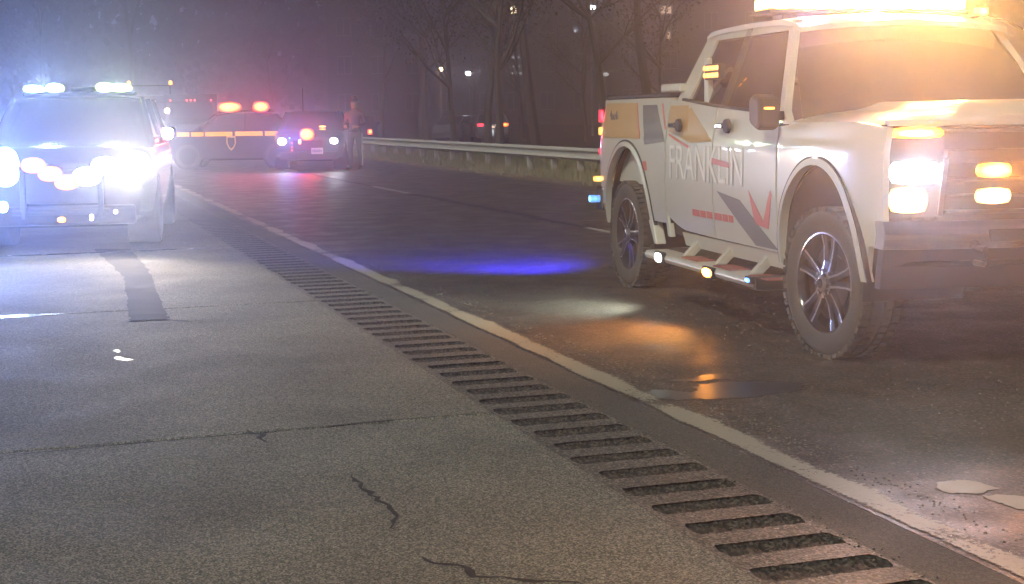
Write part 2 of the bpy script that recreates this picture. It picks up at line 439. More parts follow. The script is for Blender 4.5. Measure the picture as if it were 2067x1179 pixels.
# lanes (the sheet begins beyond the sealed strip)
mb = MB(); strip(mb, -30, 330, 2.80, 9.6, -.06, 0); rbuild(mb, 'road', M['lane'], kind='structure')
mb = MB(); strip(mb, -30, 330, 9.605, 10.5, -.06, -.004); rbuild(mb, 'far_shoulder', M['far_shoulder'], kind='structure')
mb = MB(); strip(mb, -30, 330, 2.562, 2.7985, -.06, -.001); rbuild(mb, 'sealed_strip', M['strip'], kind='structure')
mb = MB()
random.seed(3)
pts = []
n = 240
for i in range(n):   # ragged grit band at the grass edge
    s0 = -10 + i * .5
    pts.append((s0, 10.25 + random.uniform(-.12, .1), 10.9 + random.uniform(-.25, .25)))
vs = []; fs = []
for i, (s0, a, b) in enumerate(pts):
    vs += [(s0, -a, .003), (s0, -b, .03)]
    if i: fs.append((2 * i - 2, 2 * i, 2 * i + 1, 2 * i - 1))
mb.add(vs, fs); rbuild(mb, 'roadside_grit', M['sand'], kind='structure')

# shoulder slabs
JS = [-2.64, 1.96, 6.54, 11.16, 16.2, 20.7, 25.2, 29.8, 34.4, 39.0, 43.6]
sh = MB(); strip(sh, -30, 330, -1.6, 2.07, -.068, -.03); sh = rbuild(sh, 'shoulder', M['crackdirt'], kind='structure')
random.seed(5)
def slab_mesh(s0, s1, w0, w1):
    """slab whose joint edges wander slightly and are rounded over"""
    g = MB(); nn = 46
    def edge(sv, sgn):
        return [sv + sgn * (.007 + random.random() * .012 + (.02 if random.random() < .08 else 0)) for _ in range(nn + 1)]
    e0 = edge(s0, 1); e1 = edge(s1, -1)
    vs = []; fs = []
    for i in range(nn + 1):
        ww = w0 + (w1 - w0) * i / nn
        for sv, z in ((e0[i], -.03), (e0[i], -.006), (e0[i] + .008, 0), (e1[i] - .008, 0), (e1[i], -.006), (e1[i], -.03)):
            vs.append((sv, -ww, z))
    for i in range(nn):
        for j in range(5):
            fs.append((i * 6 + j, (i + 1) * 6 + j, (i + 1) * 6 + j + 1, i * 6 + j + 1))
    return g.add(vs, fs)
slabs = []
for a, b in zip(JS[:-1], JS[1:]):
    slabs.append(slab_mesh(a, b, -1.6, 2.06).build('slab', M['shoulder'], sh))
mb = MB(); strip(mb, 43.61, 330, -1.6, 2.06, -.03, 0); mb.build('slab', M['shoulder'], sh)
mb = MB(); strip(mb, -30, -2.65, -1.6, 2.06, -.03, 0); mb.build('slab', M['shoulder'], sh)
# joint sealant: damp and glossy in the farther joints where it catches the lamps
for k, js in enumerate(JS[1:5]):
    m_ = MB()
    ns = 60; vs = []; fs = []
    w0, w1 = -1.4, 2.0
    hw_ = (.02, .02, .08, .06)[k]
    if k == 2: w1 = .16
    for i in range(ns + 1):
        ww = w0 + (w1 - w0) * i / ns
        end = min(1, (w1 - ww) / .25 + .05)
        h = hw_ * (.7 + .5 * random.random()) * end
        vs += [(js - h, -ww, .003), (js + h, -ww, .003)]
        if i: fs.append((2 * i - 2, 2 * i - 1, 2 * i + 1, 2 * i))
    if k > 1: m_.add(vs, fs).build('joint_seal', M['dampseal'], sh)

# rumble strip: land with recessed milled grooves
PITCH, GW, W0, W1, DEP = .267, .148, 2.085, 2.545, .022
S0 = 3.62 - 7 * PITCH
NG = 150
land = MB()
strip(land, S0 - 3, S0 - PITCH / 2 + .001, 2.062, 2.56, -.06, 0)
rndl = random.Random(12)
WS_ = [2.062 + (2.56 - 2.062) * k / 44 for k in range(45)]
def opening():
    a0, a1 = W0 + rndl.uniform(-.01, .02), W1 + rndl.uniform(-.02, .006); gw = GW / 2 * rndl.uniform(.86, 1.0); sh_ = rndl.uniform(-.006, .006)
    lo_, hi_ = [], []
    for ww in WS_:
        if ww < a0 or ww > a1: lo_.append(sh_); hi_.append(sh_); continue
        e_ = min(1, min(ww - a0, a1 - ww) / .018 + .55)
        chip = .014 * rndl.random() if rndl.random() < .12 else 0
        lo_.append(sh_ - gw * e_ + rndl.uniform(-.0035, .0035) - chip); hi_.append(sh_ + gw * e_ + rndl.uniform(-.0035, .0035))
    return lo_, hi_
ops = [opening() for _ in range(NG)]
for i in range(NG):
    c = S0 + i * PITCH
    prev = [S0 - PITCH / 2] * 45 if i == 0 else [S0 + (i - 1) * PITCH + q for q in ops[i - 1][1]]
    cur = [c + q for q in ops[i][0]]
    vs = []
    for k in range(45): vs += [(prev[k], -WS_[k], 0), (cur[k], -WS_[k], 0)]
    land.add(vs, [(2 * k, 2 * k + 1, 2 * k + 3, 2 * k + 2) for k in range(44)])
land.add([(S0 + (NG - 1) * PITCH + ops[-1][1][k], -WS_[k], 0) for k in range(45)] + [(S0 + NG * PITCH - GW / 2 + .03, -WS_[k], 0) for k in range(45)], [(k, 45 + k, 46 + k, k + 1) for k in range(44)])
e_ = S0 + NG * PITCH - GW / 2
strip(land, e_ + .02, 330, 2.062, 2.56, -.06, 0)
rs = rbuild(land, 'rumble_strip', M['land'], kind='structure')
def groove_mesh(seed):
    rnd = random.Random(seed); g = MB(); na, nw = 8, 56; vs = []; fs = []
    for j in range(nw + 1):
        t = j / nw; wv = W0 + (W1 - W0) * t
        endf = min(1, min(t, 1 - t) * 9) ** .6 if 0 < t < 1 else 0
        jit = rnd.uniform(-.013, .013); jit2 = rnd.uniform(-.013, .013)
        for k in range(na + 1):
            q = k / na
            x = -GW / 2 + GW * q
            if k == 1: x += jit
            if k == na - 1: x += jit2
            z = -DEP * (1 - (2 * q - 1) ** 2) ** .7 * endf * rnd.uniform(.6, 1.15)
            vs.append((x, -wv, z if 0 < k < na else 0))
    for j in range(nw):
        for k in range(na):
            a = j * (na + 1) + k
            fs.append((a, a + 1, a + na + 2, a + na + 1))
    return g.add(vs, fs)
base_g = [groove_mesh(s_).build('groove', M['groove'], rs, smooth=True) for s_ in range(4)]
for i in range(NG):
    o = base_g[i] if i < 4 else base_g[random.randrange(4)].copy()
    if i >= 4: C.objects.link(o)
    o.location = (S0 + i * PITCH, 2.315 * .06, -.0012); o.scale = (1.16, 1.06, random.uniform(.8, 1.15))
# crumbled edge chips along the right side of the grooves and line
def chips(name, n, s0, s1, w0, w1, r0, r1, m, seed, bias=1.0):
    rnd = random.Random(seed); g = MB()
    for _ in range(n):
        s_ = s0 + (s1 - s0) * rnd.random() ** bias; ww = rnd.gauss((w0 + w1) / 2, (w1 - w0) / 4); r = rnd.uniform(r0, r1)
        vs = []
        for k in range(5):
            a = k * 1.2566 + rnd.uniform(-.3, .3); vs.append((s_ + r * math.cos(a), -ww + r * math.sin(a), .0))
        vs.append((s_ + rnd.uniform(-.3, .3) * r, -ww, r * rnd.uniform(.35, .9)))
        g.add(vs, [(k, (k + 1) % 5, 5) for k in range(5)])
    return rbuild(g, name, m, kind='stuff')
tag(chips('gravel', 900, 1.5, 16, 2.5, 2.62, .003, .008, M['land'], 1, 1.7), 'crumbled grit along the right edge of the rumble strip', 'gravel')
tag(chips('gravel', 1500, 1.5, 22, 2.98, 3.2, .003, .009, M['shoulder'], 2, 1.7), 'loose stone chips along the broken edge of the white line', 'gravel')
tag(chips('gravel', 1300, 1.5, 12, -1.2, 2.0, .002, .0055, M['sand'], 3, 1.5), 'tiny scattered stones on the shoulder slabs', 'gravel')
tag(chips('gravel', 1300, 1.5, 12, 3.2, 6.0, .003, .0075, M['shoulder'], 4, 1.5), 'small loose stones on the coarse lane asphalt', 'gravel')

# white edge line, lane dashes
M['edgeline'] = paint_line('worn_edge_line', 2.815, 2.94, .09, col=(.44, .40, .32), wear=.6)
M['dash'] = paint_line('worn_lane_dash', 6.545, 6.665, .02, col=(.58, .56, .54), wear=.25)
mb = MB(); mb.add([(-5, -2.79, .004), (200, -2.79, .004), (200, -3.14, .004), (-5, -3.14, .004)], [(0, 1, 2, 3)])
rbuild(mb, 'edge_line', M['edgeline'], kind='structure')
for s0 in (1.9, 13.95, 26.0, 38.0, 50, 62, 74):
    mb = MB(); mb.add([(s0, -6.53, .004), (s0 + 3, -6.53, .004), (s0 + 3, -6.68, .004), (s0, -6.68, .004)], [(0, 1, 2, 3)])
    rbuild(mb, 'lane_dash', M['dash'], kind='structure')
# tar seam along the lane line, and cracks
def ribbon(points, wid, z, seed, wobble=.3):
    rnd = random.Random(seed); vs = []; fs = []
    P = []
    for i in range(len(points) - 1):
        a, b = Vector(points[i]).to_2d(), Vector(points[i + 1]).to_2d(); k = max(2, int((b - a).length / .035))
        for j in range(k): P.append(a.lerp(b, j / k))
    P.append(Vector(points[-1]).to_2d())
    x = 0
    for i, p in enumerate(P):
        d = (P[min(i + 1, len(P) - 1)] - P[max(0, i - 1)]).normalized(); nrm = Vector((-d.y, d.x))
        x = x * .6 + rnd.uniform(-1, 1) * wid * wobble * 3
        h = wid * rnd.uniform(.35, 1.4) * min(1, i / 4 + .1, (len(P) - 1 - i) / 4 + .1)
        c = p + nrm * x
        for q in (c - nrm * h, c + nrm * h): vs.append((q.x, -q.y, z))
        if i: fs.append((2 * i - 2, 2 * i - 1, 2 * i + 1, 2 * i))
    return MB().add(vs, fs)
def strip_seam(s0, s1, w_, h, seed): return ribbon([(s0, w_), (s1, w_)], h, .003, seed, .15)
rbuild(strip_seam(16.6, 25.9, 6.62, .10, 4), 'tar_seam', M['tar'], kind='structure')
rbuild(strip_seam(29.2, 37.9, 6.62, .05, 9), 'tar_seam', M['tar'], kind='structure')
def g2(px, py, P=R(7.05), Ro=R(.7)):
    """where a sight line meets the ground, in road coordinates (survey of cracks and patches)"""
    fw = Vector((0, math.cos(P), -math.sin(P))); rt = Vector((1, 0, 0)); up = rt.cross(fw)
    up.negate() if up.z < 0 else None
    r_ = rt * math.cos(Ro) - up * math.sin(Ro); u_ = rt * math.sin(Ro) + up * math.cos(Ro)
    d = fw + r_ * ((px - 1033.5) / 2900) - u_ * ((py - 589.5) / 2900)
    p = Vector((0, 0, H)) + d * (-H / d.z)
    return p.dot(U), p.dot(V)
def crack(pxs, wid, seed, m='crackdirt', wob=.35):
    o = ribbon([g2(*q) for q in pxs], wid, .0012, seed, wob).build('crack', M[m], sh); return o
crack([(705, 958), (735, 985), (770, 1015), (790, 1045), (805, 1072)], .013, 1, wob=.5)
crack([(835, 1120), (880, 1135), (935, 1140), (965, 1160), (1060, 1174), (1180, 1178)], .013, 2, wob=.5)
crack([(0, 921), (250, 897), (500, 875), (750, 852), (1000, 831)], .006, 3, wob=.1)
crack([(500, 868), (530, 878), (542, 895)], .02, 5)
crack([(845, 1082), (862, 1076)], .012, 6)
crack([(300, 646), (380, 649), (420, 646)], .012, 7)
def patch(pxs, z, m, name, sub=None, ragged=.0, seed=0, parent=None):
    rnd = random.Random(seed); pts = []
    q = [Vector(g2(*a)) for a in pxs]
    for i in range(len(q)):
        a, b = q[i], q[(i + 1) % len(q)]; k = max(1, int((b - a).length / .018))
        for j in range(k):
            p = a.lerp(b, j / k); pts.append((p.x + rnd.uniform(-ragged, ragged) * .7 + .02 * math.sin(p.x * 41 + seed) , -(p.y + rnd.uniform(-ragged, ragged) * .7 + .012 * math.sin(p.y * 57 + p.x * 31))))
    g = MB(); g.add([(x, y, z) for x, y in pts], [tuple(range(len(pts)))])
    return g
def lane_patch(left, right, z, seed, n=14):
    rnd = random.Random(seed)
    def along(ps, t):
        k = t * (len(ps) - 1); i = min(int(k), len(ps) - 2); return Vector(ps[i]).lerp(Vector(ps[i + 1]), k - i)
    A = [g2(*q) for q in left]; B = [g2(*q) for q in right]; vs = []; n = 40
    for i in range(n + 1):
        a_, b_ = along(A, i / n), along(B, i / n)
        for q in (a_, b_): vs.append((q.x + rnd.uniform(-.006, .006), -(q.y + rnd.uniform(-.012, .012)), z))
    return MB().add(vs, [(2 * i, 2 * i + 1, 2 * i + 3, 2 * i + 2) for i in range(n)])
lane_patch([(190, 503), (250, 560), (262, 640)], [(262, 503), (300, 545), (338, 638)], .003, 3).build('tar_patch', mat('old_tar_patch', (.06, .056, .058), rough=.95, bump=.3, bscale=50, var=.3, vscale=5), sh)
o = patch([(262, 636), (335, 636), (342, 645), (265, 649)], .0075, None, 'tar_patch', ragged=.012, seed=5).build('crack', M['tar'], sh)
# puddles
def puddle(pxs, seed, label, ragged=.015, m='wet'):
    o = patch(pxs, .003, None, 'puddle', ragged=ragged, seed=seed); o = rbuild(o, 'puddle', M[m], kind='structure'); return o
puddle([(1265, 800), (1330, 788), (1400, 792), (1410, 776), (1470, 770), (1540, 772), (1640, 774), (1600, 790), (1530, 802), (1440, 808), (1340, 806)], 1, '')
puddle([(1350, 768), (1400, 765), (1430, 757), (1478, 757), (1470, 766), (1410, 772)], 2, '')
puddle([(225, 708), (245, 706), (240, 714)], 4, '', .01)
puddle([(235, 722), (268, 726), (262, 730), (235, 727)], 5, '', .01)
puddle([(1235, 777), (1275, 786), (1255, 791), (1230, 784)], 6, '', .01)
#puddle([(0, 632), (90, 634), (150, 627), (190, 629), (150, 640), (60, 646), (0, 650)], 7, '', .02, m='dampseal')
M['palepatch'] = mat('pale_ground_patch', (.42, .36, .30), rough=.6, bump=.2, bscale=60, var=.2, vscale=12)  # paler flat patches beside the edge line
for q, sd_ in (([(1888, 975), (1930, 969), (1985, 975), (2020, 990), (1980, 1000), (1925, 999), (1900, 990)], 1), ([(1990, 1003), (2050, 1000), (2120, 1010), (2110, 1030), (2050, 1028), (2010, 1016)], 2)):
    rbuild(patch(q, .003, None, 'pale_patch', ragged=.012, seed=sd_), 'pale_patch', M['palepatch'], kind='structure')

# ------------------------------------------------------------------ guardrail
rail = empty('guardrail', rw(0, 12.7), TH, 'long galvanised steel guardrail on short posts in the grass beyond the lanes', 'guardrail')
def wprof(): return [(0, .0), (.02, .03), (.075, .055), (.02, .09), (.0, .15), (.02, .21), (.075, .245), (.02, .28), (0, .31)]
for i in range(17):
    s0 = 10 + i * 3.81; g_ = MB(); pr_ = wprof(); n = len(pr_)
    vs = []
    for s_ in (s0 + .004, s0 + 3.81):
        for (d, z) in pr_: vs.append((s_, d, .30 + z))
        for (d, z) in pr_: vs.append((s_, d - .006, .30 + z))
    fs = []
    for j in range(n - 1):
        fs.append((j, j + 1, 2 * n + j + 1, 2 * n + j)); fs.append((n + j, 3 * n + j, 3 * n + j + 1, n + j + 1))
    g_.add(vs, fs).build('rail_beam', M['galv'], rail, smooth=True)
for i in range(34):
    s0 = 10.3 + i * 1.905
    MB().box(s0 - .04, s0 + .04, -.16, -.01, -.07, .58).build('post', M['postwood'], rail, bevel=.008)

# ------------------------------------------------------------------ verge grass
def tufts(name, n, s0, s1, w0, w1, hmin, hmax, m, seed, label):
    rnd = random.Random(seed); g_ = MB()
    for _ in range(n):
        s_ = rnd.uniform(s0, s1); ww = rnd.uniform(w0, w1)
        if rnd.random() > .55 + .45 * math.sin(s_ * 1.7) * math.sin(ww * 2.3 + s_): continue
        h = rnd.uniform(hmin, hmax)
        for k in range(4):
            a = rnd.uniform(0, 6.28); l = rnd.uniform(.3, 1) * h; bx, by = s_ + rnd.uniform(-.06, .06), -ww + rnd.uniform(-.06, .06)
            dx, dy = math.cos(a), math.sin(a)
            g_.add([(bx - dy * .012, by + dx * .012, -.07), (bx + dy * .012, by - dx * .012, -.07), (bx + dx * h * .45, by + dy * h * .45, l)], [(0, 1, 2)])
    o = rbuild(g_, name, m, kind='stuff'); return tag(o, label, 'grass')
tufts('grass', 12000, 22, 75, 10.7, 15.5, .06, .24, M['grass'], 1, 'green verge grass growing under the guardrail')
tufts('grass', 9000, 22, 75, 10.45, 14.5, .05, .2, M['drygrass'], 2, 'dry straw coloured grass at the edge of the far lane')
tufts('grass', 6000, 30, 90, -8, -1.9, .1, .4, M['grass'], 3, 'dark verge grass left of the shoulder')

# ------------------------------------------------------------------ hillside and trees
hm = MB(); nx_, ny_ = 60, 30; vs = []; fs = []
for i in range(nx_ + 1):
    for j in range(ny_ + 1):
        x = -160 + 360 * i / nx_; y = 95 + 150 * j / ny_
        z = -.08 + 7.5 * max(0, min(1, (y - 100) / 60)) ** 1.4 + .5 * math.sin(x * .11) * math.sin(y * .09) * min(1, j / 4)
        vs.append((x, y, z))
for i in range(nx_):
    for j in range(ny_):
        a = i * (ny_ + 1) + j; fs.append((a, a + ny_ + 1, a + ny_ + 2, a + 1))
hm.add(vs, fs).build('hillside', M['soil'], smooth=True, kind='structure')

def tree_proto(seed, h, m, nleaf, spread, bare=False):
    rnd = random.Random(seed); tr = MB(); tips = []
    def branch(p, d, l, r, lev):
        pts = [p]; q = p; dd = d
        for k in range(5):
            dd = (dd + Vector((rnd.uniform(-.16, .16), rnd.uniform(-.16, .16), rnd.uniform(-.03, .12)))).normalized()
            q = q + dd * (l / 5); pts.append(q)
        tr.tube(pts, [r * (1 - .16 * i) for i in range(6)], 6 if lev < 2 else 4)
        if lev >= 3: tips.extend(pts[2:]); return
        for k in range(4 if lev else 9):
            i = rnd.randrange(2 if lev == 0 else 1, 6); a = rnd.uniform(0, 6.28)
            nd = (dd * .5 + Vector((math.cos(a), math.sin(a), rnd.uniform(.05, .7))) * .8).normalized()
            branch(pts[i], nd, l * rnd.uniform(.38, .58), r * .42, lev + 1)
        if lev: tips.extend(pts[3:])
    branch(Vector((0, 0, -.1)), Vector((rnd.uniform(-.06, .06), rnd.uniform(-.06, .06), 1)), h * .8, h * .018, 0)
    lf = MB()
    for k in range(nleaf):
        t = rnd.choice(tips); c = t + Vector((rnd.gauss(0, spread), rnd.gauss(0, spread), rnd.gauss(0, spread * .7))); s_ = rnd.uniform(.04, .10)
        a = Vector((rnd.uniform(-1, 1), rnd.uniform(-1, 1), rnd.uniform(-1, 1))).normalized(); b = a.cross(Vector((rnd.uniform(-1, 1), rnd.uniform(-1, 1), rnd.uniform(-1, 1)))).normalized()
        lf.add([c - a * s_, c + b * s_ * .6, c + a * s_, c - b * s_ * .6], [(0, 1, 2, 3)])
    root = empty('tree', (0, 0, -50))
    tr.build('trunk', M['bark'], root, smooth=True)
    lf.build('crown', m, root)
    return root
protos = [tree_proto(11, 11, M['leaf'], 4200, .6), tree_proto(23, 14, M['leaf2'], 4800, .7), tree_proto(37, 10, M['leaf'], 1500, .45)]
used = [False] * 3
def place_tree(x, y, k, sc, rz, label, group):
    global used
    if not used[k]: o = protos[k]; used[k] = True
    else: o = copy_tree(protos[k])
    o.location = (x, y, -.07 + max(0, 7.5 * max(0, min(1, (y - 100) / 60)) ** 1.4)); o.scale = (sc,) * 3; o.rotation_euler.z = rz
    tag(o, label, 'tree', group)
random.seed(21)
p = rw(47, 15.2); place_tree(p.x, p.y, 2, .95, 1.0, 'pale trunked tree right behind the guardrail, left of the pickup bed', None)
p = rw(50.5, 14.6); place_tree(p.x, p.y, 2, .8, 3.1, 'thin tree behind the guardrail between the pickup and the distant wrecked cars', None)
for i in range(12):
    p = rw(53 + i * 3.7 + random.uniform(-1, 1), 21 + (i % 3) * 3.5 + random.uniform(-1, 1))
    place_tree(p.x, p.y, i % 3, random.uniform(.75, 1.15), random.uniform(0, 6), 'bushy tree in the dark wood beyond the guardrail', 'trees of the dark wood beyond the guardrail')
for i in range(13):
    x = -52 + i * 8.5 + random.uniform(-2, 2); y = (115 if -16 < x < 22 else 108) + random.uniform(-1, 8)
    place_tree(x, y, (i * 2 + 1) % 3, random.uniform(.8, 1.15), random.uniform(0, 6), 'far tree on the foot of the unlit hillside', 'trees on the hillside')
for i in range(7):
    p = rw(52 + i * 8, -7 - (i % 2) * 3 + random.uniform(-1, 1))
    place_tree(p.x, p.y, (i + 1) % 3, random.uniform(.7, 1.0), random.uniform(0, 6), 'tree on the left verge behind the parked emergency vehicles', 'trees on the left verge')

# dense far wood that closes the view
rnd = random.Random(77); fw_ = MB()
for k in range(42000):
    x = rnd.uniform(-75, 62); y = 128 + rnd.uniform(-9, 9)
    top = 12.5 + 2.2 * math.sin(x * .35) + 1.5 * math.sin(x * .9 + 1)
    z = rnd.uniform(0, top) + 2.2
    if z > 9 and rnd.random() < .35: continue
    s_ = rnd.uniform(.25, .6); a = Vector((rnd.uniform(-1, 1), rnd.uniform(-.5, .5), rnd.uniform(-1, 1))).normalized(); b = a.cross(Vector((rnd.uniform(-.4, .4), 1, rnd.uniform(-.4, .4)))).normalized()
    c = Vector((x, y, z)); fw_.add([c - a * s_, c + b * s_ * .7, c + a * s_, c - b * s_ * .7], [(0, 1, 2, 3)])
tag(fw_.build('wood', M['leaf2'], kind='stuff'), 'unlit far wood closing the view at the foot of the hill', 'wood')

# ------------------------------------------------------------------ buildings on the hill
def sight(px, py, Y, P=R(7.05), Ro=R(.7)):
    fw = Vector((0, math.cos(P), -math.sin(P))); rt = Vector((1, 0, 0)); up = rt.cross(fw)
    r_ = rt * math.cos(Ro) - up * math.sin(Ro); u_ = rt * math.sin(Ro) + up * math.cos(Ro)
    d = fw + r_ * ((px - 1033.5) / 2900) - u_ * ((py - 589.5) / 2900)
    return Vector((0, 0, H)) + d * (Y / d.y)
def apartment(x0, x1, y, z0, floors, lit, label):
    b = empty('apartment_building', ((x0 + x1) / 2, y, z0), 0, label, 'building')
    hw = (x1 - x0) / 2; h = floors * 2.9
    MB().box(-hw, hw, 0, 10, -3, h).build('wall', M['wall'], b)
    MB().box(-hw - .4, hw + .4, -.4, 10.4, h, h + .35).build('roof', M['roof'], b)
    n = int((x1 - x0) / 2.6)
    for f in range(floors):
        for k in range(n):
            cx = -hw + 1.3 + k * (2 * hw - 2.6) / (n - 1); cz = f * 2.9 + .95
            o = MB().box(cx - .55, cx + .55, -.05, -.004, cz, cz + 1.4).build('window', M['frame'], b)
            mt = lit.get((f, k), 'darkwin')
            for sx in (-.27, .27):
                MB().box(cx + sx - .235, cx + sx + .235, -.07, -.052, cz + .07, cz + 1.33).build('pane', M[mt], o)
    return b
# warm triple window: px (1040,20); dim ones px (1345,20),(1345,70); pale stairwell px (1040,115..150)
YB = 112.0
pa = sight(1040, 20, YB); 
apartment(-14, 6.8, YB, .8, 4, {}, 'dark apartment block on the hill behind the bare trees')
def lamp_window(px, py, m, nm, wpx, hpx, y, lab):
    c = sight(px, py, y)
    pp = 2900 / y
    return c, wpx / pp, hpx / pp
blds = bpy.data.objects['apartment_building']
def lit_in(px, py, wpx, hpx, m, n=1):
    c, ww, hh = lamp_window(px, py, m, '', wpx, hpx, YB - .1, '')
    lx = c.x - blds.location.x; lz = c.z - blds.location.z
    o = MB().box(lx - ww / 2 - .1, lx + ww / 2 + .1, -.11, -.075, lz - hh / 2 - .1, lz + hh / 2 + .1).build('window', M['frame'], blds)
    for k in range(n):
        a = lx - ww / 2 + k * ww / n; MB().box(a + .03, a + ww / n - .05, -.14, -.113, lz - hh / 2, lz + hh / 2).build('pane', M[m], o)
lit_in(1040, 21, 21, 15, 'litwin', 3)
lit_in(1040, 116, 20, 4, 'stairlit'); lit_in(1040, 134, 20, 3, 'stairlit'); lit_in(1043, 148, 22, 4, 'stairlit')
b2 = apartment(8, 20, YB, .9, 4, {}, 'second dark apartment block on the hill, right of the first')
blds = b2
lit_in(1345, 20, 22, 14, 'dimwin', 2); lit_in(1350, 72, 8, 14, 'dimwin')

def street_lamp(px, py, Y, m, label, head=.22):
    c = sight(px, py, Y); z0 = -.07 if Y < 100 else 7.5 * min(1, (Y - 100) / 60) ** 1.4 - .2
    o = empty('street_lamp', (c.x, c.y, z0), 0, label, 'street lamp')
    hz = c.z - z0
    MB().tube([(0, 0, 0), (0, 0, hz - .6), (.1, 0, hz + .15), (.9, 0, hz + .25)], [.09, .07, .05, .045], 8).build('pole', M['pole'], o, smooth=True)
    MB().box(-head, .75, -.16, .16, hz + .12, hz + .24).build('lamp_head', M['pole'], o, bevel=.02)
    MB().lathe([(.001, -.12), (head * .7, -.1), (head, 0), (head * .6, .1), (.001, .118)], 'z', (0, 0, hz), 12).build('lamp_globe', m, o, smooth=True)
    return o
street_lamp(890, 140, 96, M['lamp_warm'], 'small warm street lamp glowing on the hillside, leftmost of the three', .2)
street_lamp(945, 148, 96, M['lamp_white'], 'small white street lamp on the hillside just right of the warm one', .17)
street_lamp(1195, 15, 98, M['lamp_white'], 'white street lamp high at the top edge of the picture', .24)
street_lamp(1223, 150, 96, M['stairlit'], 'faint bluish lamp above the rear end of the pickup bed', .2)

# ------------------------------------------------------------------ PICKUP TRUCK (x forward, y left, z up; origin under the rear axle)
TA = math.atan2(-3.49, .83)
TF = Vector((math.cos(TA), math.sin(TA), 0)); TL = Vector((-math.sin(TA), math.cos(TA), 0))
T0 = Vector((.96, 11.94, 0)) + TL * .97
truck = empty('pickup_truck', T0, TA, 'large white crew cab pickup with amber light bar, gold and grey markings, headlamps on', 'pickup truck')

def hwid(z, x):
    pts = [(.40, .93), (.55, .965), (.70, .985), (.90, 1.0), (1.235, 1.0), (1.27, .989), (1.35, .982), (1.45, .966), (1.53, .952), (1.62, .925)]
    if z <= pts[0][0]: v_ = pts[0][1]
    elif z >= pts[-1][0]: v_ = pts[-1][1]
    else:
        for (a, b), (c, d) in zip(pts[:-1], pts[1:]):
            if a <= z <= c: v_ = b + (d - b) * (z - a) / (c - a); break
    if x > 3.95: v_ -= ((x - 3.95) / .5) ** 2 * .085
    if x < -.45: v_ -= ((-.45 - x) / .3) ** 2 * .03
    return v_
def arch(xc, rx, zc, rz):
    def f(x):
        q = (x - xc) / rx
        return zc + rz * math.sqrt(max(0, 1 - q * q)) if abs(q) < 1 else None
    return f
RA = (.08, .59, .5, .67); FA = (3.65, .53, .5, .63)
ra, fa = arch(*RA), arch(*FA)
def side_panel(name, xs, lower, upper, m, side, parent=truck, nz=12):
    pts = []
    xs = sorted(set(round(x, 4) for x in xs)); n = len(xs) - 1
    def fn(u, v):
        x = xs[int(round(u * n))]; z0, z1 = lower(x), upper(x); z = z0 + (z1 - z0) * v
        return (x, side * hwid(z, x), z)
    return MB().sheet(fn, n, nz, (0, -side * .035, 0)).build(name, m, parent, smooth=True)
def lin(a, b, n): return [a + (b - a) * i / n for i in range(n + 1)]
def interp(pts):
    def f(x):
        if x <= pts[0][0]: return pts[0][1]
        for (a, b), (c, d) in zip(pts[:-1], pts[1:]):
            if a <= x <= c: return b + (d - b) * (x - a) / (c - a)
        return pts[-1][1]
    return f
def archxs(A): return [A[0] + A[1] * math.cos(math.pi * k / 24) * .999 for k in range(25)]
belt = interp([(1.05, 1.535), (1.3, 1.525), (1.9, 1.475), (2.45, 1.445), (2.62, 1.435), (2.72, 1.36), (3.10, 1.345)])
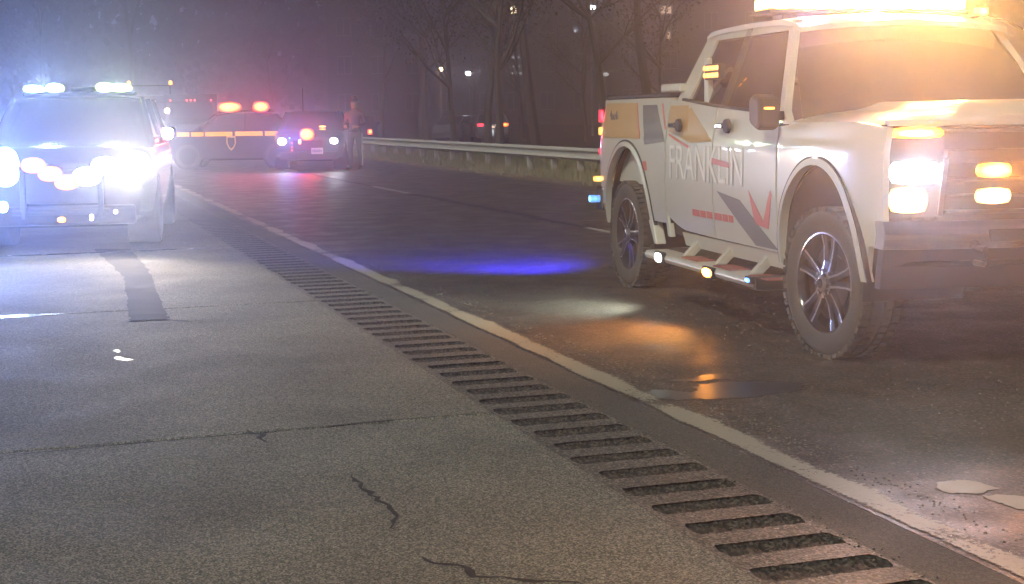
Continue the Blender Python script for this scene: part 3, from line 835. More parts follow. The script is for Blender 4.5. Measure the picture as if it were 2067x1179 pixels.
for side in (-1, 1):
    # bed side
    def lo(x): 
        v_ = ra(x); return v_ if v_ else (.66 if x < 0 else .60)
    side_panel('bed_side', lin(-.70, 1.022, 20) + archxs(RA), lo, interp([(-.70, 1.50), (-.67, 1.56), (-.6, 1.575), (1.022, 1.55)]), M['whitepaint'], side, nz=14)
    side_panel('rear_door', lin(1.057, 2.000, 16), interp([(1.057, .68), (1.12, .64), (1.26, .60), (1.40, .575), (2.0, .565)]), belt, M['whitepaint'], side)
    side_panel('front_door', lin(2.024, 3.080, 18), interp([(2.017, .565), (3.08, .56)]), belt, M['whitepaint'], side)
    def lof(x):
        v_ = fa(x); return v_ if v_ else (.56 if x < 3.5 else .70)
    side_panel('fender', lin(3.106, 4.36, 20) + archxs(FA), lof, interp([(3.097, 1.345), (3.5, 1.375), (4.1, 1.375), (4.36, 1.345)]), M['whitepaint'], side, nz=14)
    # rocker panel
    MB().sheet(lambda u, v, s=side: (1.30 + 1.80 * u, s * (.955 - .03 * (1 - v)), .455 + .10 * v), 10, 3, (0, -side * .05, 0)).build('rocker_panel', M['whitepaint'], truck, smooth=True)
    # arch lips
    for nm, A, tail in (('rear', RA, 1), ('front', FA, 0)):
        def lip(u, v, A=A, s=side, tail=tail):
            a = math.pi * (1 - u); rr = .0 + .04 * v
            x = A[0] + (A[1] - .002 + rr) * math.cos(a); z = A[2] + (A[3] - .002 + rr) * math.sin(a)
            zz = max(z, A[2])
            return (x, s * (hwid(zz, A[0]) + .018 - .006 * v), z)
        MB().sheet(lip, 36, 2, (0, -side * .055, 0)).build('wheel_arch_lip', M['whitepaint'], truck, smooth=True)
        def lip2(u, v, A=A, s=side):
            a = math.pi * (1 - u); rr = .041 + .012 * v
            x = A[0] + (A[1] + rr) * math.cos(a); z = A[2] + (A[3] + rr) * math.sin(a)
            return (x, s * (hwid(max(z, A[2]), A[0]) + .008), z)
        MB().sheet(lip2, 36, 1, (0, -side * .03, 0)).build('arch_shadow_line', M['trim'], truck, smooth=True)  # black line outside the lip stands for its shadow
        # wheel housing
        def hs(u, v, A=A, s=side):
            a = math.pi * (1.06 - 1.12 * u)
            return (A[0] + (A[1] - .01) * math.cos(a), s * (.95 - .62 * v), A[2] + (A[3] - .01) * math.sin(a))
        MB().sheet(hs, 24, 2, (0, 0, .012)).build('wheel_housing', M['gap'], truck, smooth=True)
    # mud guard extension behind rear / front wheel
    MB().prism([(.60, .60), (.70, .60), (.80, .42), (.74, .42)], 'y', side * .90, side * .985).build('mud_guard', M['whitepaint'], truck, bevel=.01)
    MB().prism([(.80, .72), (1.0, .72), (1.09, .50), (1.02, .50), (.95, .68), (.80, .68)], 'y', side * .93, side * .97).build('bed_step_bracket', M['whitepaint'], truck, bevel=.006)

# bed: inside, rails, tailgate, bumper
MB().box(-.66, 1.03, -.87, .87, .80, .86).build('bed_floor', M['trim'], truck)
MB().box(.985, 1.035, -.93, .93, .86, 1.535).build('bed_front_wall', M['whitepaint'], truck, bevel=.01)
for s in (-1, 1):
    MB().box(-.6, 1.03, s * .955, s * .84, 1.552, 1.59).build('bed_rail_cap', M['trim'], truck, bevel=.012)
    MB().box(-.6, .98, s * .90, s * .84, .86, 1.552).build('bed_inner_wall', M['whitepaint'], truck)
    g_ = MB().box(.74, 1.16, s * .93, s * .74, 1.592, 1.655); g_.build('side_toolbox', M['whitepaint'], truck, bevel=.012)
MB().sheet(lambda u, v: (-.70 - .03 * math.sin(v * 3.14), -.93 + 1.86 * u, .92 + .63 * v), 8, 8, (.05, 0, 0)).build('tailgate', M['whitepaint'], truck, smooth=True)
MB().box(.62, .70, -.84, .84, 1.59, 1.63).build('bed_crossbar', M['trim'], truck, bevel=.01)
MB().prism([(-.92, -.96), (-.74, -1.0), (-.62, -1.0), (-.62, 1.0), (-.74, 1.0), (-.92, .96)], 'z', .60, .80).build('rear_bumper', M['chrome'], truck, bevel=.02)
for s in (-1, 1):
    t_ = MB().box(-.735, -.655, s * .955, s * .86, 1.04, 1.50).build('tail_lamp', M['redlens'], truck, bevel=.02)
    MB().box(-.748, -.700, s * .985, s * .91, 1.36, 1.47).build('lamp_segment', M['e_redpink'], t_, bevel=.01)
    MB().box(-.748, -.700, s * .985, s * .91, 1.25, 1.32).build('lamp_segment', M['e_amberdim'], t_, bevel=.01)
    MB().box(-.748, -.700, s * .985, s * .91, 1.08, 1.14).build('lamp_segment', M['e_redpink'], t_, bevel=.01)
    MB().box(-.80, -.74, s * 1.02, s * .95, .845, .89).build('side_marker', M['e_amberdim'], truck, bevel=.01)

# cab lower interior block, floor, firewall
MB().box(1.07, 3.08, -.93, .93, .52, .60).build('cab_floor', M['gap'], truck)
MB().box(-.75, 4.25, -.42, -.30, .50, .62).build('frame_rail', M['gap'], truck)
MB().box(-.75, 4.25, .30, .42, .50, .62).build('frame_rail', M['gap'], truck)
MB().box(.5, 1.3, -.25, .25, .42, .62).build('fuel_tank', M['gap'], truck, bevel=.03)
MB().box(3.12, 4.2, -.62, .62, .50, 1.28).build('engine_block', M['gap'], truck, bevel=.05)
MB().disc('y', (0, 0, .44), .07, -.8, .8, 12).build('axle', M['gap'], truck)
MB().disc('y', (3.68, 0, .44), .06, -.8, .8, 12).build('axle', M['gap'], truck)
MB().lathe([(.001, -.16), (.13, -.12), (.17, 0), (.13, .12), (.001, .16)], 'y', (0, 0, .44), 16).build('differential', M['gap'], truck, smooth=True)
MB().box(1.07, 1.12, -.92, .92, .6, 1.5).build('cab_rear_wall', M['whitepaint'], truck)

# greenhouse
def ghw(z): return .945 - (z - 1.45) * .40 if z > 1.45 else .945
ROOFZ = 2.02
def roof_fn(u, v):
    x = 1.22 + 1.62 * u; y = -.735 + 1.47 * v
    crown = .045 * (1 - (2 * v - 1) ** 2) + .02 * (1 - (2 * u - 1) ** 2)
    edge = 0
    if u > .8: edge = -((u - .8) / .2) ** 2 * .05
    if u < .08: edge = -((.08 - u) / .08) ** 2 * .03
    return (x, y * (1.0 - .03 * max(0, u - .8)), ROOFZ + crown + edge)
MB().sheet(roof_fn, 20, 14, (0, 0, -.035)).build('roof', M['whitepaint'], truck, smooth=True)
def post(name, a, b, wx, m, thick=.05, side=-1, wtop=None):
    (x0, z0), (x1, z1) = a, b; wt = wtop if wtop else wx
    def fn(u, v):
        x = x0 + (x1 - x0) * v + (wx + (wt - wx) * v) * (u - .5); z = z0 + (z1 - z0) * v
        return (x, side * ghw(z), z)
    return MB().sheet(fn, 2, 8, (0, -side * thick, 0)).build(name, m, truck, smooth=True)
for s in (-1, 1):
    post('rear_pillar', (1.20, 1.53), (1.36, ROOFZ + .005), .26, M['whitepaint'], side=s, wtop=.20)
    post('centre_pillar', (2.03, 1.475), (2.01, ROOFZ), .09, M['trim'], side=s)
    post('front_pillar', (3.10, 1.36), (2.68, ROOFZ), .065, M['whitepaint'], side=s)
    # roof side rail
    MB().sheet(lambda u, v, s=s: (1.28 + 1.46 * u, s * (ghw(1.955 + .07 * v)), 1.955 + .07 * v), 10, 2, (0, -s * .05, 0)).build('roof_rail', M['whitepaint'], truck, smooth=True)
    # window sills
    MB().sheet(lambda u, v, s=s: (1.3 + 1.32 * u, s * (.962 - .004 * v), belt(1.3 + 1.32 * u) + .018 * v), 10, 1, (0, -s * .03, 0)).build('window_sill', M['trim'], truck)
    # side glass
    def gl(x0, x1, xt0, xt1):
        return lambda u, v, s=s: ((x0 + (x1 - x0) * u) * (1 - v) + (xt0 + (xt1 - xt0) * u) * v, s * (ghw((belt(x0 + (x1 - x0) * u) + .01) * (1 - v) + 1.97 * v) - .018), (belt(x0 + (x1 - x0) * u) + .01) * (1 - v) + 1.97 * v)
    MB().sheet(gl(1.30, 1.99, 1.44, 1.97), 4, 6, (0, -s * .005, 0)).build('side_window', M['glass'], truck, smooth=True)
    MB().sheet(gl(2.075, 3.05, 2.06, 2.64), 6, 6, (0, -s * .005, 0)).build('side_window', M['glass'], truck, smooth=True)
# rear window
MB().sheet(lambda u, v: (1.12 + .17 * v, (-.80 + 1.6 * u) * (1 - .1 * v), 1.52 + .48 * v), 4, 4, (.006, 0, 0)).build('rear_window', M['glass'], truck)
# windshield
def ws(u, v):
    y = (-.86 + 1.72 * u) * (1 - .16 * v); bow = (1 - (2 * u - 1) ** 2)
    return (3.18 - .50 * v + .10 * bow * (1 - .5 * v), y, 1.37 + .635 * v)
MB().sheet(ws, 16, 8, (-.006, 0, 0)).build('windshield', M['windshield'], truck, smooth=True)
MB().sheet(lambda u, v: (3.16 + .16 * v + .08 * (1 - (2 * u - 1) ** 2), -.90 + 1.8 * u, 1.352 - .0 * v), 12, 2, (0, 0, -.03)).build('cowl', M['trim'], truck, smooth=True)
for y0 in (-.55, .2):
    MB().tube([(3.27, y0, 1.40), (3.22, y0 + .28, 1.455), (3.20, y0 + .6, 1.475)], .011, 6).build('wiper', M['trim'], truck)
# interior
for y in (-.42, .42):
    for x in (2.15, 1.35):
        st = MB().box(x, x + .5, y - .25, y + .25, .6, 1.05).build('seat', M['interior'], truck, bevel=.05)
        MB().prism([(x - .06, 1.0), (x + .12, 1.0), (x + .0, 1.62), (x - .12, 1.62)], 'y', y - .24, y + .24).build('seat_back', M['interior'], st, bevel=.04)
        MB().box(x - .1, x + .0, y - .12, y + .12, 1.64, 1.80).build('headrest', M['interior'], st, bevel=.03)
MB().prism([(2.75, 1.0), (3.1, 1.0), (3.1, 1.34), (2.85, 1.36), (2.75, 1.28)], 'y', -.88, .88).build('dashboard', M['interior'], truck, bevel=.02)
g_ = MB(); g_.lathe([(.17 + .015 * math.cos(a), .015 * math.sin(a)) for a in [k * 1.0472 for k in range(6)]], 'x', (2.68, .42, 1.32), 20, closed=True); g_.build('steering_wheel', M['interior'], truck, smooth=True)
MB().box(2.62, 2.66, -.13, .13, 1.84, 1.92).build('rear_view_mirror', M['trim'], truck, bevel=.01)
# amber strobe and pale belt post seen through the rear door glass
bp_ = MB().prism([(1.60, 1.47), (1.70, 1.47), (1.66, 1.82), (1.60, 1.82)], 'y', -.905, -.865).build('window_pillar', M['whitepaint'], truck, bevel=.008)
for o_ in bp_.users_collection: pass
ws_ = MB().box(1.66, 1.93, -.925, -.87, 1.665, 1.775).build('pillar_strobe', M['trim'], truck, bevel=.01)
for zz in (1.695, 1.745):
    for xx in (1.70, 1.80, 1.885):
        MB().box(xx - .042, xx + .038, -.935, -.924, zz - .017, zz + .017).build('lamp_segment', M['e_amberdim'], ws_, bevel=.004)

# door handles
for x in (1.22, 2.16):
    h_ = MB().box(x, x + .13, -1.045, -1.015, 1.325, 1.365).build('door_handle', M['chrome'], truck, bevel=.012)
    MB().lathe([(.001, -.03), (.045, -.03), (.05, -.005), (.001, .0)], 'y', (x + .155, -1.0, 1.345), 16).build('handle_cup', M['trim'], h_, smooth=True)
    h_ = MB().box(x, x + .17, 1.015, 1.045, 1.325, 1.365).build('door_handle', M['chrome'], truck, bevel=.012)
# mirrors
for s in (-1, 1):
    mr_ = MB().prism([(3.02, 1.37), (3.14, 1.32), (3.20, 1.35), (3.19, 1.52), (3.08, 1.55), (3.01, 1.51)], 'y', s * 1.02, s * 1.16).build('door_mirror', M['trim'], truck, bevel=.025)
    MB().box(2.98, 3.08, s * .93, s * 1.06, 1.38, 1.44).build('mirror_arm', M['trim'], mr_, bevel=.01)
    MB().box(3.18, 3.20, s * 1.06, s * 1.13, 1.45, 1.465).build('turn_repeater', M['e_amberdim'], mr_, bevel=.004)
def fx(y): return 4.46 - .11 * (abs(y) / .92) ** 2.6
# hood
def hood(u, v):
    y = -.93 + 1.86 * v; x = 3.12 + (fx(y) - .012 - 3.12) * u
    y *= 1 - .06 * max(0, (u - .6) / .4) ** 2
    edge = abs(2 * v - 1)
    z = 1.37 + .075 * (1 - edge ** 4) + (.045 if edge < .45 else .045 * max(0, 1 - (edge - .45) / .12)) * min(1, (1.02 - u) * 6) * min(1, u * 6 + .2)
    z -= .045 * max(0, (u - .82) / .18) ** 2
    return (x, y, z)
MB().sheet(hood, 26, 36, (0, 0, -.03)).build('hood', M['whitepaint'], truck, smooth=True)

# front face
def fx(y): return 4.46 - .11 * (abs(y) / .92) ** 2.6
def face(name, y0, y1, z0, z1, m, d=.03, off=0.0, parent=truck, bevel=.006, n=8):
    return MB().sheet(lambda u, v: (fx(y0 + (y1 - y0) * u) + off, y0 + (y1 - y0) * u, z0 + (z1 - z0) * v), n, 2, (-d, 0, 0)).build(name, m, parent, bevel=bevel)
face('radiator_backing', -.62, .62, .84, 1.36, M['gap'], .02, -.07)
gr = face('grille_surround', -.90, .90, 1.352, 1.385, M['whitepaint'], .06, -.015, n=24)
gr = MB().sheet(lambda u, v: (fx(-.6 + 1.2 * u) - .005, -.6 + 1.2 * u, 1.15 + .075 * v), 16, 2, (-.05, 0, 0)).build('grille', M['trim'], truck, bevel=.008)
for k in range(6):
    z = .875 + k * .088
    if 1.13 < z < 1.24: continue
    face('slat', -.6, .6, z, z + .022, M['trim'], .05, -.02, parent=gr, n=16)
for s in (-1, 1):
    hb = MB().sheet(lambda u, v, s=s: (fx(.60 + .32 * u) - .045, s * (.60 + .32 * u), .86 + .50 * v), 6, 2, (-.03, 0, 0)).build('headlamp', M['trim'], truck)
    # upper turn/daytime lamp, two projector blocks, lower amber lamp
    def lensf(y0, y1, z0, z1, off):
        def f_(u, v, s=s):
            d_ = .012 * math.sin(math.pi * u) * math.sin(math.pi * v); u, v = rsq(u, v, .5)
            return (fx(y0 + (y1 - y0) * u) + off + d_, s * (y0 + (y1 - y0) * u), z0 + (z1 - z0) * v)
        return f_
    MB().sheet(lensf(.62, .905, 1.285, 1.345, -.008), 8, 4, (-.02, 0, 0)).build('turn_lamp', M['e_amber'], hb, smooth=True)
    MB().sheet(lensf(.685, .86, 1.298, 1.328, .006), 8, 4, (-.012, 0, 0)).build('turn_bulb', M['e_warmwhite'], hb, smooth=True)
    MB().sheet(lensf(.64, .895, 1.04, 1.165, -.008), 8, 4, (-.02, 0, 0)).build('headlamp_lens', M['e_whitehot'], hb, smooth=True)
    MB().sheet(lensf(.70, .895, .885, 1.025, -.008), 8, 4, (-.02, 0, 0)).build('headlamp_lens', M['e_warmwhite'], hb, smooth=True)
    MB().prism([(s * .60, 1.18), (s * .635, 1.18), (s * .665, .88), (s * .635, .87)], 'x', 4.36, 4.445).build('lamp_divider', M['chrome'], hb, bevel=.004)
    # grille strobes
    MB().sheet(lambda u, v, s=s: (fx(.3) + .01 + .01 * math.sin(math.pi * u), s * (.24 + .20 * rsq(u, v, .5)[0]), 1.07 + .08 * rsq(u, v, .5)[1]), 8, 6, (-.03, 0, 0)).build('grille_strobe', M['e_amberhot'], truck, smooth=True)
    MB().sheet(lambda u, v, s=s: (fx(.3) + .01 + .01 * math.sin(math.pi * u), s * (.24 + .20 * rsq(u, v, .5)[0]), .93 + .085 * rsq(u, v, .5)[1]), 8, 6, (-.03, 0, 0)).build('grille_strobe', M['e_warmwhite'], truck, smooth=True)
# bumper
def bumper(u, v):
    y = -.98 + 1.96 * u
    return (fx(y * .93) + .085 + .02 * math.sin(v * math.pi), y, .70 + .15 * v)
MB().sheet(bumper, 24, 6, (-.10, 0, 0)).build('front_bumper', M['chrome'], truck, smooth=True)
MB().sheet(lambda u, v: (fx((-.96 + 1.92 * u) * .93) + .05 - .03 * (1 - v), -.96 + 1.92 * u, .48 + .215 * v), 20, 3, (-.06, 0, 0)).build('lower_valance', M['trim'], truck, smooth=True)
face('bumper_slot', -.42, .42, .735, .80, M['gap'], .02, .115, n=10)
for s in (-1, 1):
    MB().tube([(4.50, s * .47, .62), (4.60, s * .47, .62), (4.62, s * .47, .66), (4.60, s * .47, .70), (4.50, s * .47, .70)], .016, 8).build('tow_hook', M['trim'], truck, smooth=True)
face('valance_step', -.90, .90, .60, .63, M['gap'], .03, .055, n=16)

# steps (running boards with hanging brackets)
for s in (-1, 1):
    rb = MB().prism([(s * .95, .34), (s * 1.13, .34), (s * 1.145, .37), (s * 1.13, .40), (s * .95, .40)], 'x', .98, 3.06).build('running_board', M['steelstep'], truck, bevel=.008)
    for k in range(3):
        x = 1.55 + k * .62
        MB().prism([(s * .80, .56), (s * .90, .56), (s * 1.05, .405), (s * .97, .405)], 'x', x, x + .05).build('step_bracket', M['steelstep'], rb, bevel=.004)
        MB().box(x + .12, x + .42, s * .955, s * 1.10, .402, .409).build('step_pad', M['redlens'] if False else mat('worn_red_step_pad', (.30, .10, .10), rough=.8), rb)
    MB().box(3.0, 3.1, s * .9, s * 1.13, .33, .41).build('end_cap', M['trim'], rb, bevel=.01)
def steplamp(x, m, z=.355, l=.12, hgt=.05, yy=-1.145):
    o = MB().box(x - l / 2 - .01, x + l / 2 + .01, yy - .015, yy + .02, z - hgt / 2 - .008, z + hgt / 2 + .008).build('step_lamp', M['trim'], truck, bevel=.008)
    MB().sheet(lambda u, v: (x - l / 2 + l * rsq(u, v, .8)[0], yy - .016 - .012 * math.sin(math.pi * u) * math.sin(math.pi * v), z - hgt / 2 + hgt * rsq(u, v, .8)[1]), 6, 4, (0, .012, 0)).build('lamp_lens', m, o, smooth=True)
steplamp(1.34, M['e_stepwhite'], .375, .16, .07)
steplamp(2.33, M['e_stepamber'], .365, .17, .06)
steplamp(3.03, M['e_blue'], .39, .08, .03)

# wheels
def make_wheel():
    wl = empty('wheel')
    wl.parent = truck
    R0, Rr = .435, .295
    prof = [(Rr - .02, -.09), (Rr, -.115), (.32, -.128), (.38, -.134), (.405, -.128), (.425, -.112), (.435, -.08), (.437, 0), (.435, .08), (.425, .112), (.40, .128), (.34, .128), (Rr, .115), (Rr - .02, .09)]
    ty = MB(); ty.lathe(prof, 'y', (0, 0, 0), 72)
    for k in range(54):      # tread blocks
        a = 2 * math.pi * k / 54
        for (y0, y1, r1, sh_) in ((-.128, -.075, .447, 0), (-.065, -.015, .446, .5), (.015, .065, .446, 0), (.075, .128, .447, .5)):
            a0 = a + sh_ * .058; a1 = a0 + .085
            if y0 == -.128 and k % 2: a1 = a0 + .06
            vs = []
            for aa in (a0, a1):
                for rr in (.42, r1):
                    for yy in (y0, y1): vs.append((rr * math.cos(aa), yy, rr * math.sin(aa)))
            ty.add(vs, [(0, 1, 3, 2), (4, 6, 7, 5), (0, 4, 5, 1), (2, 3, 7, 6), (0, 2, 6, 4), (1, 5, 7, 3)])
    ty.build('tyre', M['rubber_dusty'], wl, smooth=True)
    rm = MB().lathe([(.298, -.116), (.29, -.118), (.278, -.105), (.262, -.06), (.255, .02), (.26, .10), (.295, .115)], 'y', (0, 0, 0), 56).build('rim', M['rimblack'], wl, smooth=True)
    MB().lathe([(.291, -.119), (.299, -.1175), (.299, -.113), (.290, -.1145)], 'y', (0, 0, 0), 56, closed=True).build('rim_edge', M['machined'], rm, smooth=True)
    MB().disc('y', (0, 0, 0), .255, -.02, .0, 40).build('brake_backing', M['gap'], rm)
    MB().lathe([(.001, -.055), (.17, -.055), (.17, -.045), (.001, -.045)], 'y', (0, 0, 0), 32).build('brake_disc', mat('brake_disc_steel', (.02, .02, .02), rough=.5, metal=.6), rm)
    for k in range(5):
        for dd in (-.17, .17):
            a = 2 * math.pi * k / 5 + math.pi / 2 + dd
            ca, sa = math.cos(a), math.sin(a); px_, pz = -sa, ca
            sp_ = MB()
            secs = [(.045, .030, -.112, -.072), (.13, .020, -.098, -.062), (.22, .020, -.098, -.07), (.285, .027, -.108, -.085)]
            vs = []
            for r, h, f, b in secs:
                for sg, yy in ((-1, f), (1, f), (1, b), (-1, b)): vs.append((r * ca + sg * h * px_, yy, r * sa + sg * h * pz))
            fs = [(0, 1, 2, 3), (12, 15, 14, 13)]
            for i in range(3):
                for j in range(4): fs.append((i * 4 + j, i * 4 + (j + 1) % 4, i * 4 + 4 + (j + 1) % 4, i * 4 + 4 + j))
            sp_.add(vs, fs); so_ = sp_.build('spoke', M['rimblack'], rm, bevel=.004)
            # machined edge on the outer flank of each spoke
            sg = 1 if dd > 0 else -1
            ed = MB(); vs = []
            for r, h, f, b in secs:
                for q in (h * .38, h * .98): vs.append((r * ca + sg * q * px_, f - .0025, r * sa + sg * q * pz))
                for q in (h * .98, h * .38): vs.append((r * ca + sg * q * px_, f + .002, r * sa + sg * q * pz))
            fs = [(0, 1, 2, 3), (12, 15, 14, 13)]
            for i in range(3):
                for j in range(4): fs.append((i * 4 + j, i * 4 + (j + 1) % 4, i * 4 + 4 + (j + 1) % 4, i * 4 + 4 + j))
            ed.add(vs, fs).build('machined_face', M['machined'], rm)
    MB().lathe([(.001, -.142), (.035, -.14), (.052, -.130), (.058, -.105), (.06, -.09)], 'y', (0, 0, 0), 28).build('hub_cap', M['machined'], rm, smooth=True)
    MB().lathe([(.001, -.1445), (.028, -.1425), (.030, -.1395)], 'y', (0, 0, 0), 20).build('hub_badge', M['rimblack'], rm, smooth=True)
    for k in range(8):
        a = k * math.pi / 4 + .2
        MB().disc('y', (.078 * math.cos(a), 0, .078 * math.sin(a)), .011, -.122, -.09, 8).build('wheel_nut', M['chrome'], rm)
    return wl
w1 = make_wheel(); w1.location = (0, -.845, .437); w1.rotation_euler.y = .35
w2 = copy_tree(w1, truck); w2.location = (3.68, -.845, .437); w2.rotation_euler = (0, .12, R(6))
w3 = copy_tree(w1, truck); w3.location = (0, .845, .437); w3.rotation_euler = (0, .7, math.pi)
w4 = copy_tree(w1, truck); w4.location = (3.68, .845, .437); w4.rotation_euler = (0, .2, math.pi + R(6))

# light bar
lbr = MB().box(2.02, 2.36, -.74, .74, 2.085, 2.115).build('light_bar', M['trim'], truck, bevel=.012)
for s in (-.55, .55): MB().box(2.1, 2.28, s - .06, s + .06, 2.05, 2.088).build('mounting_foot', M['trim'], lbr, bevel=.01)
for k in range(10):
    y = -.72 + k * .144
    MB().box(2.05, 2.36, y + .004, y + .140, 2.116, 2.20).build('light_module', M['e_bar'], lbr, bevel=.015)
cl = MB().box(2.30, 2.38, .80, .88, 2.075, 2.135).build('clearance_lamp', M['e_amberdim'], truck, bevel=.015)
MB().tube([(2.34, .70, 2.04), (2.34, .84, 2.08), (2.36, 1.0, 2.05), (2.42, 1.12, 1.98)], .008, 6).build('antenna_cable', M['trim'], truck)

# livery
def decal(name, c4, m, off=.003, n=8, side=-1):
    """c4: corners (x,z) counter-clockwise, laid on the body side"""
    a, b, c, d = [Vector(q) for q in c4]
    def fn(u, v):
        p = (a.lerp(b, u)).lerp(d.lerp(c, u), v)
        return (p.x, side * (hwid(p.y, p.x) + off), p.y)
    return MB().sheet(fn, n, n, (0, -side * .002, 0)).build(name, M[m], truck, smooth=True)
decal('gold_decal', [(-.60, 1.235), (.40, 1.235), (.22, 1.52), (-.60, 1.525)], 'decal_gold')
decal('red_decal', [(.415, 1.235), (.445, 1.235), (.255, 1.52), (.235, 1.52)], 'decal_red')
decal('grey_decal', [(.56, 1.19), (1.03, 1.22), (.74, 1.50), (.40, 1.50)], 'decal_grey')
decal('red_decal', [(1.0, 1.31), (1.03, 1.315), (.88, 1.51), (.855, 1.51)], 'decal_red')
decal('gold_decal', [(1.075, 1.30), (1.6, 1.22), (1.995, 1.24), (1.50, 1.475)], 'decal_gold')
decal('gold_decal', [(1.07, 1.32), (1.5, 1.30), (1.45, 1.49), (1.07, 1.49)], 'decal_gold', off=.0045)
decal('red_decal', [(1.10, 1.27), (1.55, 1.18), (1.58, 1.195), (1.10, 1.285)], 'decal_red', off=.006)
decal('grey_decal', [(2.72, .575), (3.07, .575), (2.50, .86), (2.10, .90)], 'decal_grey')
decal('red_decal', [(2.02, 1.085), (2.02, 1.125), (2.33, 1.10), (2.33, 1.065)][::-1], 'decal_red', off=.0075)
decal('red_decal', [(2.74, .72), (2.93, .70), (2.86, .76), (2.66, .93)], 'decal_red')
decal('red_decal', [(2.86, .71), (2.96, .70), (3.03, .92), (3.01, .95)], 'decal_red', off=.0045)
decal('red_decal', [(.50, .98), (.62, .99), (.60, 1.06), (.52, 1.06)], 'decal_red')
for k, (a, b) in enumerate(((1.60, 1.74), (1.76, 1.86), (1.88, 1.99), (2.03, 2.16), (2.18, 2.27), (2.29, 2.37))):
    decal('red_decal', [(a, .700), (b, .698), (b, .745), (a, .747)], 'decal_red', n=2)
text_mesh('FRANKLIN', .36, M['decal_letter_edge'], truck, (1.13, -1.0025, .955), (1, 0, 0), (0, 0, 1), 'door_lettering', sx=.86, bold=.006)
text_mesh('FRANKLIN', .36, M['decal_letter'], truck, (1.13, -1.0045, .955), (1, 0, 0), (0, 0, 1), 'door_lettering', sx=.86, bold=-.004)
text_mesh('4x4', .11, M['decal_grey'], truck, (-.40, -.9905, 1.385), (1, 0, 0), (0, 0, 1), 'bed_badge', sx=1.4)
# door edge / body seams
for x in (1.04, 2.012, 3.093):
    MB().box(x - .008, x + .008, -.955, -.90, .6, 1.33).build('door_seal', M['gap'], truck)

# the light this truck's lamps throw
CT = (11.4, -4.66, 1.44)     # towards the viewer's side of the road
def aim(dx, dy, dz): return (CT[0] + dx, CT[1] + dy, CT[2] + dz)
spot('headlamp_beam', truck, (4.50, -.78, 1.10), aim(0, 1.6, -.6), 80, (.72, .80, 1), 70, .9, .06)
spot('headlamp_beam', truck, (4.50, .78, 1.10), aim(0, 3, -.6), 25, (.80, .88, 1), 70, .9, .06)
spot('turn_glow', truck, (4.53, -.78, 1.315), aim(0, 0, 0), 55, (1, .25, .02), 70, .9, .05)
spot('fog_glow', truck, (4.53, -.82, .95), aim(0, 0, 0), 16, (1, .42, .14), 70, .9, .05)
spot('strobe_glow', truck, (4.60, -.34, 1.10), aim(0, 0, 0), 55, (1, .30, .04), 70, .9, .05)
spot('light_bar_glow', truck, (2.45, -.50, 2.20), aim(0, 0, 0), 80, (.74, .42, .72), 80, .9, .1)  # purple tint added for the veil by the cab; modules are amber
spot('light_bar_glow', truck, (2.45, .0, 2.20), aim(0, 0, 0), 440, (1, .48, .17), 90, .9, .1)
spot('light_bar_glow', truck, (2.45, .50, 2.20), aim(0, 0, 0), 560, (1, .45, .11), 90, .9, .1)
spot('step_light', truck, (1.34, -1.20, .42), (.9, -2.3, 0), 90, (.86, 1, .84), 130, .9, .03)
spot('step_light', truck, (2.36, -1.20, .42), (2.3, -2.7, 0), 130, (1, .40, .08), 130, .9, .03)
MB().box(-.86, -.78, -1.045, -.985, .66, .72).build('unseen_rear_strobe', M['e_blue'], truck, bevel=.01)  # unseen blue lamp, put here to throw the blue pool on the road
spot('blue_pool_beam', truck, (-.84, -1.07, .72), (-2.4, -1.6, 0), 2300, (.035, .03, 1), 85, 1.0, .2)

